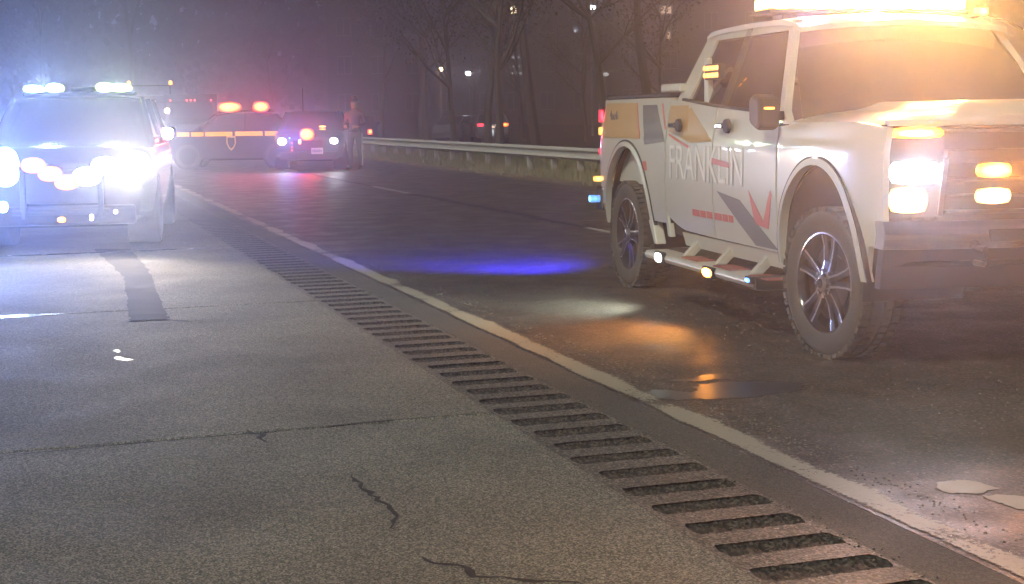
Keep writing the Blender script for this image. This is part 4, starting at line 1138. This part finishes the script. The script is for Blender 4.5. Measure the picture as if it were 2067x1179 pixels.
# ------------------------------------------------------------------ generic passenger vehicles
def make_car(name, label, loc, rz, L, W, Ht, hood_z, belt_z, cab, paint, wb, wr=.34, suv=True, cat='car'):
    """cab = (rear base x, rear top x, front top x, front base x)"""
    o = empty(name, loc, rz, label, cat)
    hw = W / 2
    def zt(x):
        t = (x + L / 2) / L
        if x > cab[3]: q = (x - cab[3]) / (L / 2 - cab[3]); return belt_z + (hood_z - belt_z) * min(1, q * 1.0) - .16 * max(0, q - .75) / .25
        if x < cab[0]: q = (cab[0] - x) / max(.01, (L / 2 + cab[0])); return belt_z + .02 - .10 * q
        return belt_z
    def plan(x):
        q = abs(x) / (L / 2); return 1 - .13 * max(0, (q - .72) / .28) ** 2
    g_ = MB(); n = 36; ring = []
    for i in range(n + 1):
        x = -L / 2 + L * i / n; z1 = zt(x); p_ = plan(x); zb = .22 + (.10 * max(0, (abs(x) / (L / 2) - .8) / .2))
        hw_ = hw * p_
        pts = [(hw_ * .80, zb), (hw_ * .95, zb + .06), (hw_ * .985, zb + .25), (hw_, (zb + z1) / 2), (hw_ * .99, z1 - .16), (hw_ * .95, z1 - .05), (hw_ * .86, z1), (hw_ * .4, z1 + .025)]
        ring.append([(x, -a, b) for a, b in pts] + [(x, a, b) for a, b in pts[::-1]])
    m_ = len(ring[0]); vs = [q for r_ in ring for q in r_]; fs = []
    for i in range(n):
        for j in range(m_): fs.append((i * m_ + j, i * m_ + (j + 1) % m_, (i + 1) * m_ + (j + 1) % m_, (i + 1) * m_ + j))
    fs += [tuple(range(m_)), tuple(range(n * m_, (n + 1) * m_))[::-1]]
    g_.add(vs, fs).build('body', paint, o, smooth=True)
    # cabin glass + roof
    zb_ = belt_z - .02; zr = Ht - .05
    def sec(z):
        t = (z - zb_) / (zr - zb_)
        return cab[0] + (cab[1] - cab[0]) * t, cab[3] + (cab[2] - cab[3]) * t, hw * (.93 - .17 * t)
    g_ = MB(); vs = []
    for z in (zb_, (zb_ + zr) / 2, zr):
        a, b, y = sec(z)
        vs += [(a, -y * .92, z), (a + .12, -y, z), (b - .22, -y, z), (b, -y * .78, z), (b + .03, 0, z), (b, y * .78, z), (b - .22, y, z), (a + .12, y, z), (a, y * .92, z), (a - .02, 0, z)]
    fs = [(l * 10 + j, l * 10 + (j + 1) % 10, (l + 1) * 10 + (j + 1) % 10, (l + 1) * 10 + j) for l in range(2) for j in range(10)]
    g_.add(vs, fs).build('window_glass', M['darkwin'], o, smooth=False)
    a, b, y = sec(zr)
    MB().sheet(lambda u, v: (a + (b - a) * u, (-y + 2 * y * v), zr + .05 * (1 - (2 * v - 1) ** 4) * (1 - (2 * u - 1) ** 6)), 12, 10, (0, 0, -.03)).build('roof', paint, o, smooth=True)
    for s in (-1, 1):
        for f0, f1 in ((cab[3] - .05, cab[2] - .02), ((cab[0] + cab[3]) / 2, (cab[1] + cab[2]) / 2), (cab[0] + .07, cab[1] + .05)):
            MB().tube([(f0, s * hw * .925, zb_), (f1, s * hw * .765, zr)], .035, 6).build('pillar', paint, o)
        mr = MB().box(cab[3] - .38, cab[3] - .24, s * (hw + .02), s * (hw + .19), belt_z + .02, belt_z + .17).build('door_mirror', paint, o, bevel=.03)
    for sx in (-1, 1):
        for s in (-1, 1):
            xw = sx * wb / 2
            MB().disc('y', (xw, 0, wr), wr * 1.16, s * (hw * .9 - .25), s * (hw + .004), 28).build('wheel_arch', M['gap'], o)
            wl = empty('wheel', (xw, s * (hw - .10), wr)); wl.parent = o
            MB().lathe([(wr * .6, -.1), (wr * .95, -.115), (wr, -.08), (wr, .08), (wr * .95, .115), (wr * .6, .1)], 'y', (0, 0, 0), 28).build('tyre', M['rubber'], wl, smooth=True)
            MB().lathe([(.001, s * .09), (wr * .25, s * .1), (wr * .58, s * .085), (wr * .62, s * .10)], 'y', (0, 0, 0), 20).build('rim', M['machined'], wl, smooth=True)
    MB().box(L / 2 - .07, L / 2 + .015, -hw * .42, hw * .42, .52, hood_z - .2).build('grille', M['trim'], o, bevel=.02)
    MB().box(L / 2 - .1, L / 2 + .05, -hw * .80, hw * .80, .28, .50).build('front_bumper', M['trim'], o, bevel=.04)
    MB().box(-L / 2 - .05, -L / 2 + .1, -hw * .80, hw * .80, .30, .52).build('rear_bumper', M['trim'], o, bevel=.04)
    return o
def lens(name, o, y0, y1, z0, z1, x, m, dome=.02, sgn=1):
    return MB().sheet(lambda u, v: (x + sgn * dome * math.sin(math.pi * u) * math.sin(math.pi * v), y0 + (y1 - y0) * rsq(u, v, .85)[0], z0 + (z1 - z0) * rsq(u, v, .85)[1]), 8, 6, (-sgn * .02, 0, 0)).build(name, m, o, smooth=True)
def roof_bar(o, x, z, half, mods, base=M['trim'], depth=.28):
    b = MB().box(x - depth / 2, x + depth / 2, -half, half, z, z + .05).build('light_bar', base, o, bevel=.015)
    for (y0, y1, m, h) in mods:
        MB().box(x - depth / 2 + .02, x + depth / 2 + .004, y0, y1, z + .052, z + .052 + h).build('light_module', m, b, bevel=.02)
    return b

def face_cam(px, Y): 
    c = sight(px, 300, Y); return (c.x, c.y, 0)
# police SUV on the shoulder, facing the camera
pc = sight(128, 480, 15.9)
hd = math.atan2(-pc.y, -pc.x) + R(-7)
fwd = Vector((math.cos(hd), math.sin(hd), 0))
cen = Vector((pc.x, pc.y, 0)) - fwd * 2.45
psuv = make_car('police_car', 'patrol utility vehicle on the shoulder at the left edge, all lamps blazing', cen, hd, 4.95, 2.0, 1.74, 1.10, 1.17, (-2.25, -1.85, .35, 1.15), M['darkcar'], 3.0, .37, cat='police car')
fxp = 2.48
# image right = vehicle's left (+y)
lens('headlamp', psuv, .66, .96, .86, 1.08, fxp - .10, M['e_warmwhite'], .05)
lens('headlamp', psuv, -.96, -.66, .86, 1.08, fxp - .10, M['e_cyanwhite'], .05)
lens('strobe', psuv, -.72, -.42, .72, 1.15, fxp + .03, M['e_cyanwhite'], .04)
pb = MB().box(fxp + .04, fxp + .10, -.52, .52, .40, .46)
for y in (-.42, .40): pb.box(fxp + .03, fxp + .11, y, y + .06, .36, .95)
pbar = pb.build('push_bumper', M['trim'], psuv, bevel=.015)
def slant(a, b, m, th=.055):
    (y0, z0), (y1, z1) = a, b
    return MB().sheet(lambda u, v: (fxp + .125 + .015 * math.sin(math.pi * v), y0 + (y1 - y0) * rsq(u, v, .7)[0], z0 + (z1 - z0) * rsq(u, v, .7)[0] + th * (2 * rsq(u, v, .7)[1] - 1)), 12, 6, (-.02, 0, 0)).build('light_strip', m, pbar, smooth=True)
for k in range(3):
    y0 = -.26 + k * .17; z0 = .95 - k * .095
    lens('light_pod', psuv, y0 - .13, y0 + .13, z0 - .085, z0 + .085, fxp + .125, M['e_orange'], .02)
for k in range(2):
    y0 = .30 + k * .20; z0 = .82 + k * .11
    lens('light_pod', psuv, y0 - .15, y0 + .15, z0 - .10, z0 + .10, fxp + .125, M['e_whitehot'], .02)
lens('bumper_dot', psuv, .56, .60, .40, .44, fxp + .055, M['e_white'], .01)  # small bright dots low on the front end
lens('bumper_dot', psuv, .30, .34, .33, .40, fxp + .055, M['e_white'], .01)
lens('bumper_dot', psuv, -.04, .05, .32, .38, fxp + .10, M['e_amber'], .01)
lens('bumper_dot', psuv, -.66, -.56, .44, .56, fxp + .055, M['e_cyanwhite'], .01)
roof_bar(psuv, .05, 1.735, .68, [(-.10, .18, M['trim'], .06)])
lbp = [c for c in psuv.children if c.name.startswith('light_bar')][0]
for (y0, y1, h_) in ((-.67, -.44, .10), (-.40, -.20, .12), (.20, .42, .125), (.38, .63, .11)):
    MB().sheet(lambda u, v: (.20 + .03 * math.sin(math.pi * u) * math.sin(math.pi * v), y0 + (y1 - y0) * rsq(u, v, .8)[0], 1.775 + h_ * rsq(u, v, .8)[1]), 8, 6, (-.25, 0, 0)).build('light_module', M['e_greenwhite'], lbp, smooth=True)
sl = MB().lathe([(.001, .05), (.05, .045), (.075, 0), (.07, -.07), (.03, -.1), (.001, -.1)], 'x', (1.02, 1.10, 1.26), 16).build('spot_lamp', M['trim'], psuv, smooth=True)
MB().lathe([(.001, .062), (.05, .055), (.07, .01)], 'x', (1.02, 1.10, 1.26), 16).build('lamp_lens', M['e_whitehot'], sl, smooth=True)
MB().tube([(.95, .93, 1.2), (1.0, 1.06, 1.25)], .018, 6).build('spot_lamp_arm', M['trim'], psuv)
# beams towards the camera
tgt = psuv.matrix_world
def to_cam(o, loc, dx=0, dz=0):
    mw = Matrix.Translation(o.location) @ Matrix.Rotation(o.rotation_euler.z, 4, 'Z')
    return mw.inverted() @ Vector((dx, 0, H + dz))
spot('headlamp_beam', psuv, (2.6, .80, .97), to_cam(psuv, 0, .6, -.6), 60, (1, .66, .44), 70, .9, .08)
spot('headlamp_beam', psuv, (2.72, .80, .92), (8.6, -.4, 0), 330, (1, .86, .74), 100, .9, .08)
spot('headlamp_beam', psuv, (2.6, -.80, .97), to_cam(psuv, 0, -.6, .0), 420, (.24, .36, 1), 80, .9, .08)
spot('strobe_beam', psuv, (2.65, -.92, .95), to_cam(psuv, 0, -.6, 1.0), 330, (.26, .36, 1), 100, .9, .1)
spot('light_bar_beam', psuv, (.3, .45, 1.85), to_cam(psuv, 0, 0, .3), 45, (.80, 1, .62), 90, .9, .1)
spot('light_bar_beam', psuv, (.3, -.4, 1.85), to_cam(psuv, 0, 0, .3), 80, (.5, .7, 1), 90, .9, .1)
spot('spot_lamp_beam', psuv, (1.12, 1.10, 1.26), to_cam(psuv, 0, .8, 0), 40, (.8, .86, 1), 60, .9, .05)

# trooper SUV broadside with gold band and shield
ts = sight(478, 332, 42.5)
tro = make_car('police_car', 'dark patrol car standing broadside across the lanes, gold band and shield on its side', (ts.x, ts.y, 0), R(184), 4.35, 1.95, 1.58, .98, 1.06, (-1.9, -1.3, .5, 1.15), M['navy'], 2.55, .35, cat='police car')
# its right side faces away; camera sees the side at local +y (heading 184deg -> +y points toward camera)
ysd = .985
seg = [(-1.85, -1.35), (-1.30, -.95), (-.88, -.10), (-.02, .75), (.80, 1.15), (1.2, 1.55)]
for a, b in seg:
    MB().box(a, b, ysd + .002, ysd + .010, .92, 1.04).build('gold_band', M['goldband'], tro)
shp = [(-.13, .92), (.13, .92), (.14, .72), (.08, .58), (0, .50), (-.08, .58), (-.14, .72)]
g_ = MB(); n = len(shp)
vs = [(x + .02, ysd + .012, z) for x, z in shp] + [(x * .72 + .02, ysd + .012, .72 + (z - .72) * .75) for x, z in shp]
g_.add(vs, [(i, (i + 1) % n, n + (i + 1) % n, n + i) for i in range(n)]); g_.build('shield_emblem', M['goldtrim'], tro)
roof_bar(tro, -.35, 1.585, .62, [(-.6, .6, M['trim'], .04)], depth=1.5)
lb = [c for c in tro.children if c.name.startswith('light_bar')][0]
for xx, l in ((.08, .33), (-.82, .23)):
    MB().sheet(lambda u, v: (xx - l + 2 * l * rsq(u, v, .8)[0], .62 + .05 * math.sin(math.pi * u) * math.sin(math.pi * v), 1.60 + .29 * rsq(u, v, .8)[1]), 10, 8, (0, -.12, 0)).build('light_module', M['e_redside'], lb, smooth=True)
for yy_, zz_ in ((1.62, 1.12), (1.9, .80)):
    MB().box(yy_ - .04, yy_ + .04, ysd - .05, ysd + .01, zz_ - .03, zz_ + .03).build('side_marker', M['e_reddim'], tro, bevel=.01)
spot('red_strobe_glow', tro, (.08, .75, 1.75), to_cam(tro, 0, 0, .3), 140, (1, .02, .04), 50, .9, .08)
spot('red_strobe_glow', tro, (-.82, .75, 1.75), to_cam(tro, 0, 0, .3), 110, (1, .02, .05), 50, .9, .08)

# dark SUV facing the camera beside it
d2 = sight(624, 340, 39.4)
h2 = math.atan2(-d2.y, -d2.x) + R(-4)
f2 = Vector((math.cos(h2), math.sin(h2), 0))
c2 = Vector((d2.x, d2.y, 0)) - f2 * 2.3
dsu = make_car('police_car', 'dark patrol car facing the camera with two white headlamps and a red strobe between them', c2, h2, 4.7, 1.95, 1.62, 1.02, 1.10, (-2.1, -1.7, .3, 1.05), M['darkcar'], 2.85, .36, cat='police car')
lens('headlamp', dsu, .60, .80, .70, .86, 2.37, M['e_whitehot'], .03)
lens('headlamp', dsu, -.82, -.60, .69, .87, 2.37, M['e_whitehot'], .03)
lens('strobe', dsu, -.22, .16, .80, 1.13, 2.36, M['e_red'], .06)
lens('strobe', dsu, -.27, -.19, .70, .84, 2.38, M['e_amberdim'], .02)
lens('marker_lamp', dsu, .22, .42, 1.14, 1.19, 1.05, M['e_amberdim'], .01)
lp = MB().box(2.41, 2.425, .08, .40, .43, .60).build('licence_plate', M['plate'], dsu, bevel=.004)
for i in range(6): MB().box(2.4255, 2.428, .115 + i * .044, .14 + i * .044, .48, .55).build('plate_character', M['platetext'], lp)
for y in (-.30,): MB().tube([(-.2, y, 1.60), (-.22, y, 2.25)], .012, 6).build('antenna', M['trim'], dsu)
for zz in (.74, .62, .54): lens('marker_lamp', dsu, -.46, -.42, zz - .02, zz + .02, 2.4, M['e_redpink'], .01)
spot('headlamp_beam', dsu, (2.45, .70, .80), to_cam(dsu, 0, 0, -.2), 60, (.80, .90, 1), 60, .9, .06)
spot('headlamp_beam', dsu, (2.45, -.70, .80), to_cam(dsu, 0, 0, -.2), 60, (.75, .88, 1), 60, .9, .06)
lens('strobe', dsu, -.52, -.48, .84, .90, 2.38, M['e_blue'], .01)  # unseen blue lamp added for the violet sheen on the road
spot('blue_sheen_glow', dsu, (2.55, -.5, .87), to_cam(dsu, 0, 2.2, -1.8), 120, (.16, .14, 1), 60, 1, .08)
spot('red_strobe_glow', dsu, (2.55, -.03, .98), to_cam(dsu, 0, 0, -.5), 150, (1, .03, .03), 60, .9, .06)

# car behind the standing person, tail lamps showing
d3 = sight(718, 275, 72)
h3 = math.atan2(d3.y, d3.x)
c3 = make_car('parked_car', 'small dark car far behind the standing person, two red tail lamps showing', (d3.x, d3.y + 2, 0), h3, 4.3, 1.75, 1.45, .92, .98, (-1.9, -1.3, .45, 1.05), M['darkcar'], 2.6, .32)
for s in (-1, 1):
    MB().box(-2.2, -2.12, s * .38, s * .62, .52, .80).build('tail_lamp', M['e_reddim'], c3, bevel=.02)
    MB().box(-2.21, -2.195, s * .44, s * .58, .58, .76).build('tail_bulb', M['e_amberdim'], c3, bevel=.02)
# tow trucks far behind
def tow(px, Y, label, beac, colm, mk='e_amberdim'):
    c = sight(px, 280, Y); o = empty('tow_truck', (c.x, c.y, 0), math.atan2(-c.y, -c.x), label, 'tow truck')
    MB().prism([(-.6, .55), (1.5, .55), (1.62, .8), (1.55, 1.25), (.75, 1.42), (.35, 2.15), (-.6, 2.2)], 'y', -1.05, 1.05).build('cab', colm, o, bevel=.07)
    MB().prism([(.80, 1.44), (.44, 2.06), (.42, 2.06), (.78, 1.44)], 'y', -.92, .92).build('windshield', M['darkwin'], o)
    MB().sheet(lambda u, v: (.835 - .40 * v, -.90 + 1.8 * u, 1.42 + .66 * v), 3, 3, (-.02, 0, 0)).build('windshield', M['darkwin'], o)
    MB().box(1.58, 1.70, -.95, .95, .42, .70).build('front_bumper', M['chrome'], o, bevel=.03)
    MB().box(1.56, 1.63, -.6, .6, .8, 1.18).build('grille', M['trim'], o, bevel=.02)
    for s in (-1, 1):
        MB().box(1.57, 1.63, s * .66, s * .95, .85, 1.08).build('headlamp', M['lens'], o, bevel=.02)
        MB().box(.55, .65, s * 1.07, s * 1.3, 1.35, 1.75).build('door_mirror', M['trim'], o, bevel=.03)
    MB().box(-5.2, -.75, -1.2, 1.2, .95, 1.12).build('flatbed', M['galv'], o, bevel=.02)
    MB().box(-.95, -.72, -1.15, 1.15, 1.12, 2.5).build('headboard', M['trim'], o, bevel=.02)
    for xw in (.9, -3.6):
        for s in (-1, 1):
            wl = empty('wheel', (xw, s * .95, .45)); wl.parent = o
            MB().disc('y', (0, 0, 0), .45, -.14, .14, 24).build('tyre', M['rubber'], wl, bevel=.02)
            MB().disc('y', (0, 0, 0), .25, -.15, .15, 16).build('rim', M['machined'], wl)
    for y in (-.87, -.17, 0, .17, .87):
        MB().lathe([(.001, .05), (.045, .03), (.05, 0), (.001, -.01)], 'x', (.36, y, 2.22), 10).build('clearance_lamp', M[mk], o, smooth=True)
    if beac:
        rk = MB().box(-.9, -.8, -1.0, 1.0, 2.92, 2.98)
        for s in (-.9, .9): rk.box(-.88, -.82, s - .03, s + .03, 2.5, 2.92)
        rk = rk.build('beacon_rack', M['trim'], o)
        for s in (-.93, .93):
            MB().lathe([(.09, 0), (.09, .1), (.06, .17), (.001, .19)], 'z', (-.85, s, 2.985), 14).build('beacon', M['e_amber'], rk, smooth=True)
    return o
ta = tow(307, 66, 'farther flatbed truck with a pair of amber beacons high on its rack', True, M['darkcar'])
tb = tow(388, 64, 'flatbed truck with small red cab lamps, behind the patrol car with the gold band', False, M['darkcar'], 'e_reddim')
MB().lathe([(.001, .08), (.1, .05), (.12, 0), (.001, -.02)], 'x', (.7, -1.02, 1.78), 12).build('mirror_strobe', M['e_warmwhite'], tb, smooth=True)

# two pale cars beyond the guardrail
d4 = sight(938, 280, 79); d5 = sight(988, 280, 76)
c4 = make_car('wrecked_car', 'silver car with crumpled bodywork beyond the guardrail, left of the pair', (d4.x, d4.y, 0), R(60), 4.2, 1.75, 1.42, .9, .95, (-1.9, -1.2, .4, 1.0), M['greycar'], 2.5, .31)
c5 = make_car('parked_car', 'pale car beyond the guardrail showing red lamps on its roof corners', (d5.x, d5.y + 1.5, 0), R(95), 4.5, 1.8, 1.5, .92, 1.0, (-2.1, -1.6, .4, 1.0), M['greycar'], 2.6, .32)
# crumple the left one
bo = [c for c in c4.children if c.name.startswith('body')][0]
rnd = random.Random(4)
for v_ in bo.data.vertices:
    if v_.co.x < -.6 or v_.co.x > 1.3: v_.co += Vector((rnd.uniform(-.12, .12), rnd.uniform(-.09, .09), rnd.uniform(-.1, .08)))
for s, mm in ((-1, 'e_red'), (1, 'e_redpink')):
    MB().box(-2.27, -2.16, s * .44, s * .82, .82, 1.0).build('tail_lamp', M[mm], c5, bevel=.02)
for y, z, w_, h_, mm in ((-.22, .88, .10, .05, 'e_white'), (.10, .80, .20, .06, 'e_warmwhite'), (.0, .50, .05, .18, 'e_white'), (.28, .50, .04, .12, 'e_white')):
    MB().box(-2.30, -2.27, y - w_, y + w_, z - h_, z + h_).build('rear_reflection', M['stairlit'] if mm == 'e_white' else M['dimwin'], c5, bevel=.01)  # glowing blocks stand for reflections on the trunk and rear window
spot('car_fill', c5, (-4.8, .6, 1.9), (-1.5, .2, .6), 90, (.72, .78, 1), 90, .8, .1)  # unseen fill added to brighten the pale car
tl_ = c5

# ------------------------------------------------------------------ person
def make_person(loc, rz):
    root = empty('person', loc, rz, 'person in dark trousers with pale side stripe, standing on the road near the guardrail', 'person')
    vt = {}; vl = []; rl = []; el = []
    def P(n_, p, r, par=None):
        vt[n_] = len(vl); vl.append(p); rl.append(r)
        if par: el.append((vt[par], vt[n_]))
    P('pelvis', (0, 0, .98), .155); P('waist', (0, 0, 1.12), .135, 'pelvis'); P('chest', (0, 0, 1.34), .165, 'waist'); P('upper', (0, 0, 1.48), .12, 'chest')
    P('neck', (0, 0, 1.56), .06, 'upper'); P('jaw', (.02, 0, 1.63), .075, 'neck'); P('head', (.01, 0, 1.71), .098, 'jaw'); P('crown', (0, 0, 1.79), .07, 'head')
    for s, n_ in ((1, 'l'), (-1, 'r')):
        P('hip' + n_, (0, s * .10, .90), .105, 'pelvis'); P('thigh' + n_, (.01, s * .12, .70), .092, 'hip' + n_); P('knee' + n_, (.02, s * .13, .50), .068, 'thigh' + n_)
        P('calf' + n_, (-.01, s * .135, .34), .066, 'knee' + n_); P('ankle' + n_, (-.02, s * .14, .10), .045, 'calf' + n_); P('foot' + n_, (.08, s * .16, .045), .043, 'ankle' + n_); P('toe' + n_, (.19, s * .18, .035), .032, 'foot' + n_)
        P('sh' + n_, (0, s * .19, 1.46), .075, 'upper'); P('el' + n_, (-.03, s * .29, 1.20), .048, 'sh' + n_); P('wr' + n_, (.17, s * .20, 1.12), .033, 'el' + n_); P('palm' + n_, (.24, s * .15, 1.12), .034, 'wr' + n_)
        for k in range(4): P('f%d%s' % (k, n_), (.28, s * (.10 + .0 * k), 1.15 - .024 * k), .011, 'palm' + n_); P('g%d%s' % (k, n_), (.285, s * .065, 1.145 - .024 * k), .010, 'f%d%s' % (k, n_))
        P('th' + n_, (.255, s * .12, 1.17), .012, 'palm' + n_)
    me = bpy.data.meshes.new('body'); me.from_pydata(vl, el, [])
    o = bpy.data.objects.new('body', me); C.objects.link(o); o.parent = root
    sk = o.modifiers.new('skin', 'SKIN'); sk.use_smooth_shade = True
    for i, d in enumerate(me.skin_vertices[0].data): d.radius = (rl[i], rl[i]); d.use_root = (i == 0)
    sb = o.modifiers.new('sub', 'SUBSURF'); sb.levels = 1; sb.render_levels = 1
    bpy.context.view_layer.update()
    dg = bpy.context.evaluated_depsgraph_get()
    m2 = bpy.data.meshes.new_from_object(o.evaluated_get(dg)); o.modifiers.clear(); o.data = m2; m2.name = 'body'
    m2.materials.clear()
    for k in ('trousers', 'shirt', 'skin', 'boot'): m2.materials.append(M[k])
    for pg in m2.polygons:
        c = pg.center
        pg.material_index = 3 if c.z < .12 else 2 if (c.z > 1.575 or (c.x > .19 and c.z > 1.0)) else 1 if c.z > 1.03 else 0
        pg.use_smooth = True
    MB().lathe([(.001, .14), (.08, .13), (.105, .06), (.105, .02), (.17, .0), (.17, -.008), (.10, -.008)], 'z', (0, 0, 1.77), 20).build('hat', M['shirt'], root, smooth=True)
    MB().lathe([(.162, .98), (.165, 1.02), (.158, 1.03)], 'z', (0, 0, 0), 20).build('belt', M['boot'], root, smooth=True)
    st = MB()
    for s in (1,):
        ps = [(.0, s * .205, .95), (.01, s * .215, .72), (.02, s * .20, .5), (-.01, s * .202, .34), (-.02, s * .186, .12)]
        st.tube(ps, .016, 6)
    st.build('trouser_stripe', M['stripe'], root, smooth=True)
    for s in (-1, 1):
        MB().lathe([(.001, -.012), (.014, -.008), (.018, 0), (.001, .006)], 'x', (.095, s * .035, 1.70), 8).build('eye', M['stripe'], root)
    MB().prism([(.09, 1.70), (.125, 1.655), (.09, 1.65)], 'y', -.014, .014).build('nose', M['skin'], root)
    MB().box(.086, .10, -.025, .025, 1.612, 1.62).build('mouth', M['shirt'], root)
    return root
pp = sight(718, 343, 38.97)
per = make_person((pp.x, pp.y, 0), R(-110)); per.scale = (1.04,) * 3
spot('red_spill', dsu, (2.75, .2, 1.0), (Matrix.Translation(dsu.location) @ Matrix.Rotation(dsu.rotation_euler.z, 4, 'Z')).inverted() @ Vector((pp.x, pp.y, 1.6)), 260, (1, .06, .05), 50, .6, .05)

# ------------------------------------------------------------------ night haze
hz = MB(); hz.box(-260, 260, -40, 300, -1.2, 24)
hm_ = bpy.data.materials.new('night_haze'); hm_.use_nodes = True; t = hm_.node_tree; t.nodes.clear()
ho = t.nodes.new('ShaderNodeOutputMaterial'); pv = t.nodes.new('ShaderNodeVolumePrincipled')
pv.inputs['Color'].default_value = (.72, .80, 1.0, 1); pv.inputs['Density'].default_value = .0105; pv.inputs['Anisotropy'].default_value = .86
t.links.new(pv.outputs[0], ho.inputs['Volume'])
hz.build('haze', hm_, kind='stuff')
